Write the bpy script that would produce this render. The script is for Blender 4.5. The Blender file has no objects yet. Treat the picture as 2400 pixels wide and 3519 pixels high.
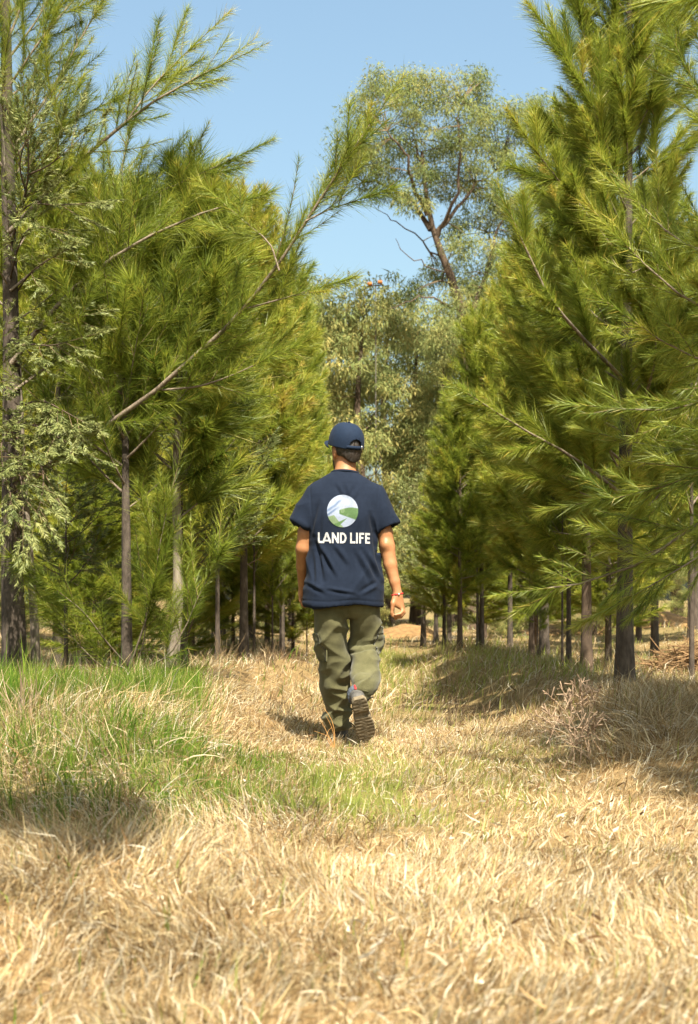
import bpy, math, random
import numpy as np
from mathutils import Vector
from mathutils.bvhtree import BVHTree

random.seed(7)
RNG = np.random.default_rng(7)
SC = bpy.context.scene
COL = SC.collection

# ---------------------------------------------------------------- camera, sky, sun, exposure
F = 4887.0            # focal length in photograph pixels (50 mm on a 36 mm tall frame)
HORIZON = 2060.0
EYE = 0.81
cam = bpy.data.cameras.new('camera')
cam.sensor_fit = 'VERTICAL'
cam.sensor_height = 36.0
cam.lens = 50.0
cam.shift_y = (HORIZON - 1759.5) / 3519.0
cam.clip_start = 0.05
cam.clip_end = 3000
cam.dof.use_dof = True
cam.dof.focus_distance = 8.3
cam.dof.aperture_fstop = 5.0
camo = bpy.data.objects.new('camera', cam)
camo.location = (0, 0, EYE)
camo.rotation_euler = (math.radians(90), 0, 0)
COL.objects.link(camo)
SC.camera = camo

SUN_EL, SUN_AZ = 57.0, 14.0          # azimuth: degrees to the right of straight behind the camera
el, az = math.radians(SUN_EL), math.radians(SUN_AZ)
to_sun = Vector((math.sin(az) * math.cos(el), -math.cos(az) * math.cos(el), math.sin(el)))
world = bpy.data.worlds.new('World')
SC.world = world
world.use_nodes = True
wn = world.node_tree
bg = wn.nodes['Background']
sky = wn.nodes.new('ShaderNodeTexSky')
sky.sky_type = 'NISHITA'
sky.sun_disc = False
sky.sun_elevation = el
sky.sun_rotation = math.radians(180 - SUN_AZ)
sky.altitude = 300
sky.air_density = 1.2
sky.dust_density = 6.0
sky.ozone_density = 0.6
tint = wn.nodes.new('ShaderNodeMixRGB')
tint.blend_type = 'MULTIPLY'
tint.inputs[0].default_value = 1.0
tint.inputs[2].default_value = (0.97, 1.07, 1.0, 1)
wn.links.new(sky.outputs[0], tint.inputs[1])
wn.links.new(tint.outputs[0], bg.inputs[0])
bg.inputs[1].default_value = 0.074
sun = bpy.data.lights.new('sun', 'SUN')
sun.energy = 5.0
sun.angle = math.radians(0.5)
sun.color = (1.0, 0.93, 0.80)
suno = bpy.data.objects.new('sun', sun)
suno.rotation_euler = (-to_sun).to_track_quat('-Z', 'Y').to_euler()
suno.location = (3, -6, 12)
COL.objects.link(suno)
SC.view_settings.view_transform = 'Standard'
SC.view_settings.look = 'None'
SC.view_settings.exposure = 1.77
SC.view_settings.gamma = 1.0
SC.view_settings.use_curve_mapping = False
SC.cycles.max_bounces = 8
SC.cycles.transparent_max_bounces = 8

# ---------------------------------------------------------------- helpers
def PX(px, py, Y):
    """photograph pixel and a distance -> a place in the world"""
    return np.array([(px - 1200.0) / F * Y, Y, EYE - (py - HORIZON) / F * Y])

def hsh(i, j, k, seed):
    n = (i * 374761393 + j * 668265263 + k * 2147483647 + seed * 1274126177) & 0xffffffff
    n = ((n ^ (n >> 13)) * 1274126177) & 0xffffffff
    n = n ^ (n >> 16)
    return (n & 0xffff) / 65535.0

def noise3(x, y, z, seed=0):
    x, y, z = np.broadcast_arrays(np.asarray(x, float), np.asarray(y, float), np.asarray(z, float))
    xi, yi, zi = np.floor(x).astype(np.int64), np.floor(y).astype(np.int64), np.floor(z).astype(np.int64)
    fx, fy, fz = x - xi, y - yi, z - zi
    fx, fy, fz = fx * fx * (3 - 2 * fx), fy * fy * (3 - 2 * fy), fz * fz * (3 - 2 * fz)
    r = 0
    for a in (0, 1):
        for b in (0, 1):
            for c in (0, 1):
                w = (fx if a else 1 - fx) * (fy if b else 1 - fy) * (fz if c else 1 - fz)
                r = r + w * hsh(xi + a, yi + b, zi + c, seed)
    return r

def noise2(x, y, seed=0, octv=1):
    r, a, s = 0, 1.0, 0.0
    for o in range(octv):
        r = r + a * noise3(np.asarray(x) * 2 ** o, np.asarray(y) * 2 ** o, 0.5, seed + o)
        s += a
        a *= 0.5
    return r / s

def norm(v):
    return v / np.maximum(np.linalg.norm(v, axis=-1, keepdims=True), 1e-9)

def sstep(a, b, x):
    t = np.clip((x - a) / (b - a), 0, 1)
    return t * t * (3 - 2 * t)

def mesh_np(name, V, polys, mats, midx=None, smooth=True, attrs=None):
    """polys: list of int arrays (n, k)"""
    me = bpy.data.meshes.new(name)
    polys = [p for p in polys if len(p)]
    nl = sum(p.size for p in polys)
    nf = sum(len(p) for p in polys)
    me.vertices.add(len(V))
    me.vertices.foreach_set('co', np.ascontiguousarray(V, dtype=np.float32).ravel())
    me.loops.add(nl)
    me.loops.foreach_set('vertex_index', np.concatenate([p.ravel() for p in polys]).astype(np.int32))
    me.polygons.add(nf)
    tot = np.concatenate([np.full(len(p), p.shape[1]) for p in polys])
    st = np.concatenate([[0], np.cumsum(tot)[:-1]])
    me.polygons.foreach_set('loop_start', st.astype(np.int32))
    me.polygons.foreach_set('loop_total', tot.astype(np.int32))
    if smooth:
        me.polygons.foreach_set('use_smooth', np.ones(nf, dtype=bool))
    if midx is not None:
        me.polygons.foreach_set('material_index', np.asarray(midx, dtype=np.int32))
    for m in mats:
        me.materials.append(m)
    me.update(calc_edges=True)
    for k, a in (attrs or {}).items():
        if a.ndim == 1:
            at = me.attributes.new(k, 'FLOAT', 'POINT')
            at.data.foreach_set('value', a.astype(np.float32))
        else:
            at = me.attributes.new(k, 'FLOAT_COLOR', 'POINT')
            c = np.ones((len(a), 4), dtype=np.float32)
            c[:, :3] = a
            at.data.foreach_set('color', c.ravel())
    return me

def link(name, me, parent=None, loc=None):
    o = bpy.data.objects.new(name, me)
    COL.objects.link(o)
    if parent is not None:
        o.parent = parent
    if loc is not None:
        o.location = tuple(loc)
    return o

def tag(o, label=None, cat=None, group=None, kind=None):
    if label: o['label'] = label
    if cat: o['category'] = cat
    if group: o['group'] = group
    if kind: o['kind'] = kind
    return o

def empty(name, loc):
    o = bpy.data.objects.new(name, None)
    o.empty_display_size = 0.2
    o.location = tuple(loc)
    COL.objects.link(o)
    return o

def batch_tubes(P, R, sides, base=0, cap=True):
    """P (T,K,3) R (T,K) -> verts, quads"""
    P = np.asarray(P, float); R = np.asarray(R, float)
    T, K, _ = P.shape
    tan = norm(np.gradient(P, axis=1))
    ref = np.where(np.abs(tan[:, :1, 2:3]) > 0.9, np.array([1.0, 0, 0]), np.array([0, 0, 1.0]))
    n1 = norm(np.cross(tan, np.broadcast_to(ref, tan.shape)))
    n2 = np.cross(tan, n1)
    a = np.linspace(0, 2 * np.pi, sides, endpoint=False)
    V = P[:, :, None, :] + R[:, :, None, None] * (np.cos(a)[None, None, :, None] * n1[:, :, None, :] + np.sin(a)[None, None, :, None] * n2[:, :, None, :])
    idx = np.arange(T * K * sides).reshape(T, K, sides) + base
    q = np.stack([idx[:, :-1, :], np.roll(idx[:, :-1, :], -1, 2), np.roll(idx[:, 1:, :], -1, 2), idx[:, 1:, :]], -1).reshape(-1, 4)
    return V.reshape(-1, 3), q

def resample(pts, K):
    pts = np.asarray(pts, float)
    # catmull-rom like smoothing through cumulative length
    d = np.concatenate([[0], np.cumsum(np.linalg.norm(np.diff(pts, axis=0), axis=1))])
    s = np.linspace(0, d[-1], K)
    out = np.stack([np.interp(s, d, pts[:, i]) for i in range(3)], 1)
    for _ in range(2):
        out[1:-1] = 0.25 * out[:-2] + 0.5 * out[1:-1] + 0.25 * out[2:]
    return out

# ---------------------------------------------------------------- materials
def new_mat(name):
    m = bpy.data.materials.new(name)
    m.use_nodes = True
    nt = m.node_tree
    return m, nt, nt.nodes['Principled BSDF']

def nd(nt, typ, **kw):
    n = nt.nodes.new(typ)
    for k, v in kw.items():
        setattr(n, k, v)
    return n

ALB = 0.70            # all surface colours are set relative to this
def ramp(nt, src, stops):
    r = nd(nt, 'ShaderNodeValToRGB')
    el_ = r.color_ramp.elements
    while len(el_) < len(stops):
        el_.new(0.5)
    for e, (p, c) in zip(el_, stops):
        e.position = p
        e.color = (c[0] * ALB, c[1] * ALB, c[2] * ALB, 1)
    nt.links.new(src, r.inputs[0])
    return r

def noisy_mat(name, c1, c2, scale=20, rough=0.8, bump=0.0, bscale=None, stretch=(1, 1, 1), sheen=0.0, spec=0.3, bdist=0.01):
    m, nt, p = new_mat(name)
    tc = nd(nt, 'ShaderNodeTexCoord')
    mp = nd(nt, 'ShaderNodeMapping')
    mp.inputs['Scale'].default_value = stretch
    nt.links.new(tc.outputs['Object'], mp.inputs[0])
    n = nd(nt, 'ShaderNodeTexNoise')
    n.inputs['Scale'].default_value = scale
    n.inputs['Detail'].default_value = 5
    n.inputs['Roughness'].default_value = 0.65
    nt.links.new(mp.outputs[0], n.inputs['Vector'])
    r = ramp(nt, n.outputs['Fac'], [(0.3, c1), (0.7, c2)])
    nt.links.new(r.outputs[0], p.inputs['Base Color'])
    p.inputs['Roughness'].default_value = rough
    p.inputs['Specular IOR Level'].default_value = spec
    if sheen:
        p.inputs['Sheen Weight'].default_value = sheen
        p.inputs['Sheen Roughness'].default_value = 0.5
    if bump:
        b = nd(nt, 'ShaderNodeBump')
        b.inputs['Strength'].default_value = bump
        b.inputs['Distance'].default_value = bdist
        n2 = nd(nt, 'ShaderNodeTexNoise')
        n2.inputs['Scale'].default_value = bscale or scale * 2
        n2.inputs['Detail'].default_value = 6
        nt.links.new(mp.outputs[0], n2.inputs['Vector'])
        nt.links.new(n2.outputs['Fac'], b.inputs['Height'])
        nt.links.new(b.outputs[0], p.inputs['Normal'])
    return m

def leaf_mat(name, stops, trans=0.4, gloss=0.02, vary=0.12):
    """foliage: the tint stored per needle picks the colour, each tree shifts it a little"""
    m, nt, p = new_mat(name)
    nt.nodes.remove(p)
    out = nt.nodes['Material Output']
    at = nd(nt, 'ShaderNodeAttribute', attribute_name='tint')
    oi = nd(nt, 'ShaderNodeObjectInfo')
    ad = nd(nt, 'ShaderNodeMath', operation='MULTIPLY_ADD')
    ad.inputs[1].default_value = vary
    nt.links.new(oi.outputs['Random'], ad.inputs[0])
    nt.links.new(at.outputs['Fac'], ad.inputs[2])
    sb = nd(nt, 'ShaderNodeMath', operation='SUBTRACT')
    sb.inputs[1].default_value = vary / 2
    nt.links.new(ad.outputs[0], sb.inputs[0])
    r = ramp(nt, sb.outputs[0], stops)
    d = nd(nt, 'ShaderNodeBsdfDiffuse')
    t = nd(nt, 'ShaderNodeBsdfTranslucent')
    g = nd(nt, 'ShaderNodeBsdfGlossy')
    g.inputs['Roughness'].default_value = 0.45
    nt.links.new(r.outputs[0], d.inputs[0])
    nt.links.new(r.outputs[0], t.inputs[0])
    mx = nd(nt, 'ShaderNodeMixShader')
    mx.inputs[0].default_value = trans
    nt.links.new(d.outputs[0], mx.inputs[1])
    nt.links.new(t.outputs[0], mx.inputs[2])
    m2 = nd(nt, 'ShaderNodeMixShader')
    m2.inputs[0].default_value = gloss
    nt.links.new(mx.outputs[0], m2.inputs[1])
    nt.links.new(g.outputs[0], m2.inputs[2])
    nt.links.new(m2.outputs[0], out.inputs[0])
    return m

def col_mat(name, trans=0.0, rough=0.8):
    """colour comes from the point attribute 'col' """
    m, nt, p = new_mat(name)
    at = nd(nt, 'ShaderNodeAttribute', attribute_name='col')
    if trans:
        nt.nodes.remove(p)
        out = nt.nodes['Material Output']
        d = nd(nt, 'ShaderNodeBsdfDiffuse')
        t = nd(nt, 'ShaderNodeBsdfTranslucent')
        nt.links.new(at.outputs['Color'], d.inputs[0])
        nt.links.new(at.outputs['Color'], t.inputs[0])
        mx = nd(nt, 'ShaderNodeMixShader')
        mx.inputs[0].default_value = trans
        nt.links.new(d.outputs[0], mx.inputs[1])
        nt.links.new(t.outputs[0], mx.inputs[2])
        nt.links.new(mx.outputs[0], out.inputs[0])
    else:
        nt.links.new(at.outputs['Color'], p.inputs['Base Color'])
        p.inputs['Roughness'].default_value = rough
        p.inputs['Specular IOR Level'].default_value = 0.2
    return m

M = {}
M['needle'] = leaf_mat('casuarina_needles', [(0.0, (0.06, 0.105, 0.012)), (0.45, (0.25, 0.32, 0.038)), (0.8, (0.47, 0.48, 0.06)), (1.0, (0.56, 0.43, 0.08))], 0.45)
M['scale'] = leaf_mat('cypress_scales', [(0.0, (0.07, 0.10, 0.025)), (0.5, (0.22, 0.26, 0.085)), (1.0, (0.42, 0.42, 0.15))], 0.3)
M['grey'] = leaf_mat('grey_green_leaves', [(0.0, (0.12, 0.17, 0.06)), (0.5, (0.32, 0.36, 0.13)), (1.0, (0.55, 0.46, 0.16))], 0.45, 0.0)
M['bark'] = noisy_mat('dark_bark', (0.035, 0.026, 0.018), (0.13, 0.10, 0.075), 26, 0.95, 0.9, 60, (1, 1, 0.35))
M['bark_pale'] = noisy_mat('pale_bark', (0.13, 0.10, 0.07), (0.36, 0.30, 0.23), 30, 0.95, 0.8, 50, (1, 1, 0.25))
M['bark_red'] = noisy_mat('reddish_bark', (0.050, 0.034, 0.022), (0.16, 0.108, 0.07), 12, 0.95, 0.6, 30, (1, 1, 0.3))
M['twig'] = noisy_mat('twig_bark', (0.10, 0.065, 0.03), (0.24, 0.17, 0.09), 30, 0.9)
M['bough'] = noisy_mat('bough_bark', (0.12, 0.09, 0.06), (0.33, 0.26, 0.19), 30, 0.9, 0.5, 60)
M['grass'] = col_mat('grass_blades', 0.35)
M['earth'] = noisy_mat('orange_earth', (0.16, 0.085, 0.03), (0.34, 0.20, 0.075), 7, 0.95, 0.8, 8, bdist=0.1)

# ---------------------------------------------------------------- ground
def ridge_left(y):
    return -1.75 + 0.10 * (y - 9.0)

def ridge_right(y):
    return 1.9 - 0.04 * (y - 10.0)

def ground_z(x, y):
    x = np.asarray(x, float); y = np.asarray(y, float)
    g = lambda v, c, s: np.exp(-((v - c) / s) ** 2)
    wob = (noise2(x * 0.9, y * 0.9, 71, 2) - 0.5)
    wob2 = (noise2(x * 2.6, y * 2.6, 72, 2) - 0.5)
    # left bank beside the camera, its nose pointing into the path
    fy = sstep(4.9, 6.6, y) * sstep(10.2, 8.8, y)
    z = 0.25 * fy * sstep(-0.42, -1.05, x + 0.35 * wob + 0.12 * wob2 - 0.10 * (y - 7.0))
    # right bank beside the man
    z = z + 0.22 * sstep(5.6, 6.8, y) * sstep(8.4, 7.5, y) * sstep(0.90, 1.5, x + 0.3 * wob + 0.12 * wob2)
    def ridge(ax_, ay_, bx_, by_, w, h):
        abx, aby = bx_ - ax_, by_ - ay_
        t = np.clip(((x - ax_) * abx + (y - ay_) * aby) / (abx ** 2 + aby ** 2), 0, 1)
        d = np.hypot(x - ax_ - t * abx, (y - ay_ - t * aby) * 0.8) + 0.35 * wob + 0.1 * wob2
        return h * (1 - sstep(0.35 * w, w, d))
    z = z + ridge(1.95, 9.0, 1.55, 16.3, 0.95, 0.23) + ridge(1.9, 18.5, 1.9, 22.0, 0.9, 0.16)
    z = z + ridge(-1.35, 12.0, -0.95, 14.2, 0.95, 0.22) + ridge(-1.6, 18.5, -1.3, 22.0, 1.0, 0.16)
    far = sstep(8, 12, y)
    for cx in (-6.6, -11, -15.5, 6.8, 11.2, 15.6):
        z = z + far * 0.22 * np.exp(-((x - cx) / 0.8) ** 2) * (0.5 + noise2(y * 0.25, cx, 3))
    left = sstep(0.35, -0.5, x)
    z = z + 0.12 * sstep(2.5, 3.5, y) * sstep(4.15, 3.7, y) * left + 0.05 * sstep(4.6, 2.8, y) * (1 - left)
    z = z - 0.10 * np.exp(-((y - 4.45 + 0.15 * x) / 0.35) ** 2) * left
    z = z + (noise2(x * 1.7, y * 1.7, 11, 3) - 0.5) * 0.07 * sstep(1.0, 3.0, y)
    z = z + (noise2(x * 0.02, y * 0.02, 5) - 0.5) * 2.0 * sstep(60, 160, np.hypot(x, y))
    return z

def green_mask(x, y):
    g = lambda v, c, s: np.exp(-((v - c) / s) ** 2)
    n = noise2(x * 2.2, y * 1.6, 21, 3)
    m = 0.04 + 0 * x
    m = m + 1.7 * sstep(-0.66, -0.95, x) * g(y, 7.7, 1.2)
    m = m + 1.0 * g(x, -0.72, 0.42) * g(y, 6.6, 0.7)
    m = m + 0.70 * g(x, -0.30, 0.40) * g(y, 5.8, 0.5)
    m = m + 0.28 * g(x, 0.30, 0.5) * g(y, 5.4, 0.5)
    m = m + 0.32 * g(y, 7.0, 0.9) * sstep(-0.5, 0.1, x) * sstep(1.3, 0.8, x)
    m = m + 0.30 * sstep(-0.3, -0.7, x) * g(y, 5.2, 0.6)
    m = m + 0.40 * g(x, ridge_right(y) - 0.5, 0.9) * sstep(9.5, 11, y)
    m = m + 0.10 * g(x, ridge_left(y), 0.9) * sstep(10, 12, y)
    m = m + 0.25 * sstep(2.6, 4.0, x) * sstep(12, 16, y)
    m = m + 0.10 * sstep(9, 12, y)
    pc = 0.55 - 0.02 * (y - 8)
    m = m + 0.42 * g(x, pc, 0.40) * sstep(8.2, 9.5, y) * sstep(30, 18, y)
    m = m * sstep(3.9, 4.7, y + 0.15 * x)
    n2 = noise2(x * 6.5, y * 5.0, 23, 2)
    return np.clip(m * (0.10 + 1.25 * sstep(0.25, 0.75, n)) * (0.25 + 1.3 * sstep(0.25, 0.7, n2)), 0.012, 0.9)

def make_ground():
    xs = np.unique(np.concatenate([np.linspace(-3.6, 3.6, 121), np.linspace(-30, 30, 61), np.sign(np.linspace(-1, 1, 41)) * np.abs(np.linspace(-1, 1, 41)) ** 3 * 900]))
    ys = np.unique(np.concatenate([np.linspace(2, 12, 151), np.linspace(-3, 2, 11), np.linspace(12, 24, 91), np.linspace(24, 90, 51), np.geomspace(90, 900, 24), -np.geomspace(3, 300, 12)]))
    X, Y = np.meshgrid(xs, ys, indexing='ij')
    Z = ground_z(X, Y)
    V = np.stack([X, Y, Z], -1).reshape(-1, 3)
    nx, ny = len(xs), len(ys)
    i = np.arange(nx * ny).reshape(nx, ny)
    q = np.stack([i[:-1, :-1], i[1:, :-1], i[1:, 1:], i[:-1, 1:]], -1).reshape(-1, 4)
    gm = green_mask(X, Y).reshape(-1)
    m, nt, p = new_mat('dry_ground')
    at = nd(nt, 'ShaderNodeAttribute', attribute_name='green')
    tc = nd(nt, 'ShaderNodeTexCoord')
    n = nd(nt, 'ShaderNodeTexNoise')
    n.inputs['Scale'].default_value = 9
    n.inputs['Detail'].default_value = 8
    n.inputs['Roughness'].default_value = 0.75
    nt.links.new(tc.outputs['Object'], n.inputs['Vector'])
    r = ramp(nt, n.outputs['Fac'], [(0.25, (0.10, 0.06, 0.03)), (0.5, (0.24, 0.155, 0.07)), (0.75, (0.44, 0.31, 0.15))])
    mx = nd(nt, 'ShaderNodeMixRGB')
    mx.inputs[2].default_value = (0.10, 0.115, 0.03, 1)
    mu = nd(nt, 'ShaderNodeMath', operation='MULTIPLY')
    mu.inputs[1].default_value = 0.75
    nt.links.new(at.outputs['Fac'], mu.inputs[0])
    nt.links.new(mu.outputs[0], mx.inputs[0])
    nt.links.new(r.outputs[0], mx.inputs[1])
    nt.links.new(mx.outputs[0], p.inputs['Base Color'])
    p.inputs['Roughness'].default_value = 0.95
    p.inputs['Specular IOR Level'].default_value = 0.1
    b = nd(nt, 'ShaderNodeBump')
    b.inputs['Strength'].default_value = 0.8
    b.inputs['Distance'].default_value = 0.03
    n2 = nd(nt, 'ShaderNodeTexNoise')
    n2.inputs['Scale'].default_value = 30
    n2.inputs['Detail'].default_value = 6
    nt.links.new(tc.outputs['Object'], n2.inputs['Vector'])
    nt.links.new(n2.outputs['Fac'], b.inputs['Height'])
    nt.links.new(b.outputs[0], p.inputs['Normal'])
    o = link('ground', mesh_np('ground', V, [q], [m], attrs={'green': gm}))
    tag(o, 'dry grassy ground of the plantation with low planting ridges and a path', kind='structure')

make_ground()

# ---------------------------------------------------------------- grass
STRAW = np.array([[0.66, 0.51, 0.31], [0.74, 0.61, 0.40], [0.52, 0.37, 0.19], [0.84, 0.76, 0.60], [0.28, 0.17, 0.08], [0.68, 0.54, 0.30], [0.43, 0.29, 0.14]])
GREEN = np.array([[0.12, 0.21, 0.025], [0.18, 0.25, 0.035], [0.08, 0.16, 0.02], [0.25, 0.28, 0.06]])

def blade_mesh(name, B, D, L, W, bend, col):
    """three-triangle bent blades: base B, first direction D"""
    n = len(B)
    mid = B + D * (L * 0.55)[:, None]
    D2 = norm(D + bend)
    tip = mid + D2 * (L * 0.5)[:, None]
    side = norm(np.cross(D, RNG.normal(size=(n, 3)))) * (W / 2)[:, None]
    V = np.stack([B - side, B + side, mid - side * 0.8, mid + side * 0.8, tip], 1).reshape(-1, 3)
    k = np.arange(n)[:, None] * 5
    q = k + np.array([[0, 1, 3, 2]])
    t = k + np.array([[2, 3, 4]])
    return mesh_np(name, V, [q, t], [M['grass']], smooth=True, attrs={'col': np.repeat(col * ALB, 5, 0)})

def grass_height(x, y):
    g = lambda v, c, s: np.exp(-((v - c) / s) ** 2)
    h = 0.040 + 0 * x
    h = h + 0.012 * sstep(4.3, 3.4, y)
    h = h + 0.05 * g(y, 3.75, 0.22) * sstep(0.3, -0.4, x)
    h = h + 0.075 * sstep(-0.45, -1.0, x) * sstep(4.8, 6.5, y) * sstep(9.8, 8.8, y)
    h = h + 0.02 * g(y, 5.4, 0.8) * sstep(0.6, -0.3, x)
    h = h + 0.085 * sstep(0.95, 1.4, x) * g(y, 7.4, 1.2)
    h = h + 0.03 * sstep(9, 10, y)
    return h

def grass_layer(ymin, ymax, n, wscale, hscale=1.0, name='grass', clump=0.25):
    u = RNG.random(n)
    y = np.sqrt(ymin ** 2 + u * (ymax ** 2 - ymin ** 2))
    w = 0.25 * y * 1.10 + 0.32
    x = (RNG.random(n) * 2 - 1) * w
    out = RNG.random(n) < 0.20                      # a thinner margin beyond the frame
    x = np.where(out, np.sign(x) * (w + 1.5 * RNG.random(n)), x)
    # thin the sward where noise says so, bunch it elsewhere
    den = noise2(x * 5, y * 5, 31, 2)
    keep = RNG.random(n) < np.clip(0.40 + 2.2 * (den - 0.42), 0.28, 1)
    x, y = x[keep], y[keep]
    n = len(x)
    gm = green_mask(x, y)
    is_g = RNG.random(n) < gm
    hh = grass_height(x, y) * hscale
    B = np.stack([x, y, ground_z(x, y) - 0.006], 1)
    # clump lean: a slow direction field combs the dry grass, green blades stand up
    ang = noise2(x * 2.3, y * 2.3, 41, 2) * 4 * np.pi + RNG.normal(size=n) * 0.9
    tilt = np.where(is_g, RNG.random(n) * 0.45, 0.25 + RNG.random(n) * 1.05)
    D = np.stack([np.cos(ang) * np.sin(tilt), np.sin(ang) * np.sin(tilt), np.cos(tilt)], 1)
    L = hh * (0.55 + RNG.random(n) * 1.0) * np.where(is_g, 1.0, 1.25) * (0.7 + 0.7 * noise2(x * 3, y * 3, 51))
    long_ = RNG.random(n) < 0.05
    L = np.where(long_, L * 1.6, L)
    W = wscale * np.clip(np.exp(RNG.normal(size=n) * 0.42), 0.4, 2.6) * np.where(is_g, 1.1, 0.9)
    bend = RNG.normal(size=(n, 3)) * np.where(is_g, 0.22, 0.38)[:, None]
    bend[:, 2] -= np.where(is_g, 0.15, 0.40)
    c = STRAW[RNG.integers(0, len(STRAW), n)] * (0.78 + 0.34 * RNG.random(n))[:, None]
    brown = noise2(x * 4.5, y * 4.5, 61, 3)[:, None]
    c = c * (0.46 + 0.98 * brown) * np.array([1.0, 0.985, 0.92])
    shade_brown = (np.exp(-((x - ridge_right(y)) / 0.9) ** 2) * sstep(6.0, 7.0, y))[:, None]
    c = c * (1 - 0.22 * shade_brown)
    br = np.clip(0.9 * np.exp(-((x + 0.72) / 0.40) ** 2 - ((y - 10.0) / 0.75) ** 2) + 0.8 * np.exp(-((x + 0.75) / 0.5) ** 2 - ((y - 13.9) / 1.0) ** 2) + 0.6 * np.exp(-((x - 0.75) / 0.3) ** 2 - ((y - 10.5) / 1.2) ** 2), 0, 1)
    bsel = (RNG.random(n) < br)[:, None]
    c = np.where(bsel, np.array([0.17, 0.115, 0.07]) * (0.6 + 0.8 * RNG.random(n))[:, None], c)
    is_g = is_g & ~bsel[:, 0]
    cg = GREEN[RNG.integers(0, len(GREEN), n)] * (0.8 + 0.5 * RNG.random(n))[:, None]
    # the path's new grass is yellower than that of the left bank
    yel = (sstep(-0.6, 0.2, x) * 0.5)[:, None]
    cg = cg * (1 - yel) + yel * np.array([0.45, 0.42, 0.12])
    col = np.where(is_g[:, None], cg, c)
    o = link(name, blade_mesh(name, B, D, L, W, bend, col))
    tag(o, None, None, None, 'stuff')
    return o

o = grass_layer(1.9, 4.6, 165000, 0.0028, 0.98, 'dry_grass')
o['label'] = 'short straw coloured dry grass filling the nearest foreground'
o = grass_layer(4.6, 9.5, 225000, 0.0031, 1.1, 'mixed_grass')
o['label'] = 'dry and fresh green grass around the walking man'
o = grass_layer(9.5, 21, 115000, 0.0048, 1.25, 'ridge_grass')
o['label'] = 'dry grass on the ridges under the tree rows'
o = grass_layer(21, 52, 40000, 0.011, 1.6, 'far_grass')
o['label'] = 'pale dry grass far off between the trunks'

def curved_blades(name, B, D, L, W, bend, col, K=6):
    n = len(B)
    P = [B]; d = D.copy()
    for k in range(K - 1):
        P.append(P[-1] + norm(d) * (L / (K - 1))[:, None])
        d = norm(d + bend / (K - 1) * 1.6)
    P = np.stack(P, 1)
    side = norm(np.cross(D, RNG.normal(size=(n, 3))))[:, None, :] * (W / 2)[:, None, None] * np.array([1, 1, 0.95, 0.8, 0.55, 0.15])[None, :K, None]
    V = np.stack([P - side, P + side], 2).reshape(-1, 3)
    k0 = (np.arange(n)[:, None] * 2 * K)
    q = np.concatenate([k0 + np.array([[2 * k, 2 * k + 1, 2 * k + 3, 2 * k + 2]]) for k in range(K - 1)])
    return mesh_np(name, V, [q], [M['grass']], smooth=True, attrs={'col': np.repeat(col * ALB, 2 * K, 0)})

def long_straw(name, label, n, x0, x1, y0, y1, L0, pref):
    x = x0 + (x1 - x0) * RNG.random(n); y = y0 + (y1 - y0) * RNG.random(n)
    keep = noise2(x * 3.2, y * 3.2, 91, 2) > 0.47
    x, y = x[keep], y[keep]; n = len(x)
    B = np.stack([x, y, ground_z(x, y) - 0.005], 1)
    ang = pref + RNG.normal(size=n) * 0.8
    tilt = 0.35 + 0.7 * RNG.random(n)
    D = np.stack([np.cos(ang) * np.sin(tilt), np.sin(ang) * np.sin(tilt), np.cos(tilt)], 1)
    bend = np.stack([np.cos(ang), np.sin(ang), -1.0 - 0.8 * RNG.random(n)], 1) * 0.8
    c = STRAW[RNG.integers(0, len(STRAW), n)] * (0.6 + 0.5 * RNG.random(n))[:, None]
    bend = bend * (0.4 + 0.8 * RNG.random(n))[:, None] + RNG.normal(size=(n, 3)) * 0.3
    o_ = link(name, curved_blades(name, B, D, L0 * (0.5 + 0.9 * RNG.random(n)), 0.0032 * np.clip(np.exp(RNG.normal(size=n) * 0.35), 0.5, 2), bend, c))
    tag(o_, label, kind='stuff')
long_straw('long_straw', 'long bleached straw drooping over the right bank', 5200, 1.12, 2.3, 6.5, 8.6, 0.20, 3.6)
long_straw('long_straw', 'long straw lying among the green blades of the left bank', 3200, -2.2, -0.6, 5.2, 7.4, 0.19, 5.2)
def litter(n, y0, y1):
    y = np.sqrt(y0 ** 2 + RNG.random(n) * (y1 ** 2 - y0 ** 2)); x = (RNG.random(n) * 2 - 1) * (0.28 * y + 0.4)
    B = np.stack([x, y, ground_z(x, y) + 0.012 + 0.03 * RNG.random(n)], 1)
    ang = RNG.random(n) * 6.28; tilt = 1.0 + 0.5 * RNG.random(n)
    D = np.stack([np.cos(ang) * np.sin(tilt), np.sin(ang) * np.sin(tilt), np.cos(tilt)], 1)
    pal = np.array([[0.60, 0.50, 0.34], [0.35, 0.23, 0.12], [0.18, 0.10, 0.05], [0.68, 0.60, 0.46], [0.48, 0.33, 0.16]])
    o_ = link('leaf_litter', blade_mesh('leaf_litter', B, D, 0.02 + 0.06 * RNG.random(n) ** 2, 0.004 + 0.006 * RNG.random(n), RNG.normal(size=(n, 3)) * 0.4, pal[RNG.integers(0, 5, n)]))
    tag(o_, 'flat dead blades and leaf litter lying on the dry grass', kind='stuff')
litter(2600, 2.0, 9.0)
long_straw('long_straw', 'stray long straws on the nearest crest at lower left', 1500, -1.0, 0.3, 3.35, 3.8, 0.11, 5.0)

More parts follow.
